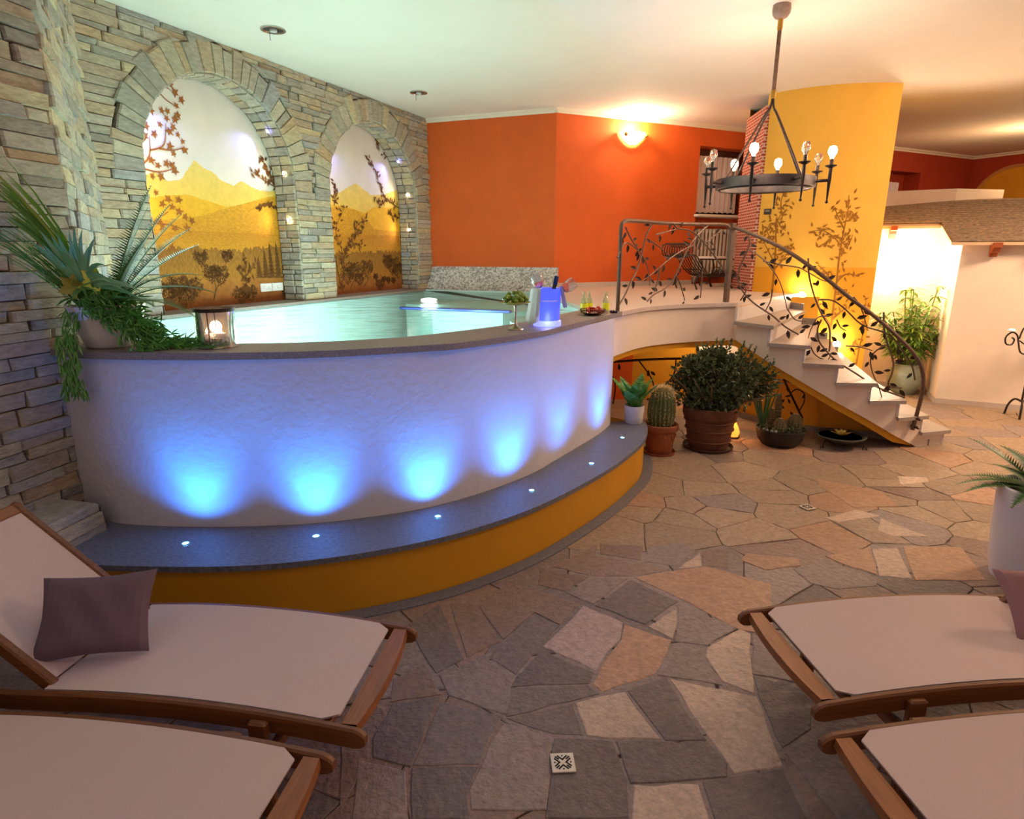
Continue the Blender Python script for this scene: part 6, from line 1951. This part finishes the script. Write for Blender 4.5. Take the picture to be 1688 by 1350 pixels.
# floor drains
def drain(x, y, rz, label, sz):
    t = thing('floor_drain', label, 'drain', (x, y, .0145), rz, 'square floor drains')
    m = MB(); m.bbox((0, 0, .003), (sz, sz, .006), .001); m.build('plate', mat('cream_steel', '#D8CBBB', .35, .3), t)
    slot = mat('drain_slot', '#1A1410', .8)
    k_ = sz / .14
    for q in range(4):
        for j, (r_, l_) in enumerate(((.048, .030), (.036, .046), (.060, .016))):
            a = PI / 4 + q * PI / 2
            for sg in ((-1, 1) if j == 1 else (0,)):
                c_ = V(math.cos(a), math.sin(a), 0) * r_ * k_ * (.95 if j != 1 else .9) + V(-math.sin(a), math.cos(a), 0) * sg * .014 * k_
                if j == 2: continue
                m = MB(); m.box((c_.x, c_.y, .0062), (l_ * k_, .0095 * k_, .0012), rz=a); m.build('slot', slot, t)
        a = q * PI / 2
        m = MB(); m.lathe([(.0055 * k_, .0056), (.0055 * k_, .0066)], 8, (.048 * k_ * math.cos(a), .048 * k_ * math.sin(a), 0)); m.build('slot', slot, t)
    return t
drain(.178, 1.745, .05, 'cream square floor drain between the loungers', .082)
drain(2.072, 3.945, .35, 'small square floor drain further back in the paving', .082)
# handrail of the lower flight under the landing
hr = thing('lower_handrail', 'iron vine handrail seen under the stairs', 'handrail', (1.3, 6.4, 0))
m = MB(); m.tube(smooth_path([(.90, 6.4, 0), (.90, 6.4, .58), (.93, 6.4, .60), (1.5, 6.4, .64), (2.0, 6.4, .65)], 4), .014, 6); m.build('rail', dark_iron, hr, smooth=True, local=False)
for (x0, z0, x1, z1) in ((1.35, .63, 1.55, .2), (1.0, .61, 1.1, .15), (1.75, .64, 1.6, .3)):
    m = MB(); m.tube(smooth_path([(x0, 6.4, z0), ((x0 + x1) / 2 + .06, 6.4, (z0 + z1) / 2), (x1, 6.4, z1)], 4), .008, 5); m.build('vine', dark_iron, hr, smooth=True, local=False)
rdl = random.Random(5)
for k in range(12):
    link('leaf', lm, hr, (rdl.uniform(-.4, .5), 0, rdl.uniform(.15, .55)), (PI / 2, rdl.uniform(0, 6), 0), (.08, .08, .08))
h2 = thing('lower_handrail', 'triangular end of an iron vine handrail beside the cactus bowl', 'handrail', (2.75, 5.72, .2))
m = MB(); m.tube([(2.62, 5.75, .56), (2.88, 5.72, .47)], .014, 6); m.build('rail', dark_iron, h2, local=False)
m = MB(); m.tube([(2.63, 5.75, .55), (2.84, 5.73, .18), (2.86, 5.73, .0)], .011, 6); m.build('post', dark_iron, h2, local=False)
m = MB(); m.tube(smooth_path([(2.70, 5.74, .42), (2.76, 5.74, .46), (2.83, 5.73, .42), (2.84, 5.73, .33), (2.80, 5.73, .24)], 5), .006, 6); m.build('vine', dark_iron, h2, smooth=True, local=False)
for k in range(7):
    link('leaf', lm, h2, (rdl.uniform(-.11, .09), 0, rdl.uniform(.0, .25)), (PI / 2, rdl.uniform(0, 6), 0), (.06, .06, .06))
# salt lamp glowing on the floor behind the pots
sl_ = thing('salt_lamp', 'small glowing amber crystal lamp on the floor behind the pots', 'lamp', (2.14, 5.62, .012))
m = MB(); m.lathe([(.05, .012), (.062, .05), (.045, .10), (.02, .15), (.002, .165)], 7); m.build('crystal', mat('amber_crystal', '#E87830', .4, emit='#FF8A30', estr=2.2), sl_)
lathe_part('base', [(.06, 0), (.06, .012), (.05, .014)], dark_iron, sl_, 16)
lamp('salt_light', 'POINT', (2.14, 5.56, .20), 1.5, (1.0, .5, .2), .05)
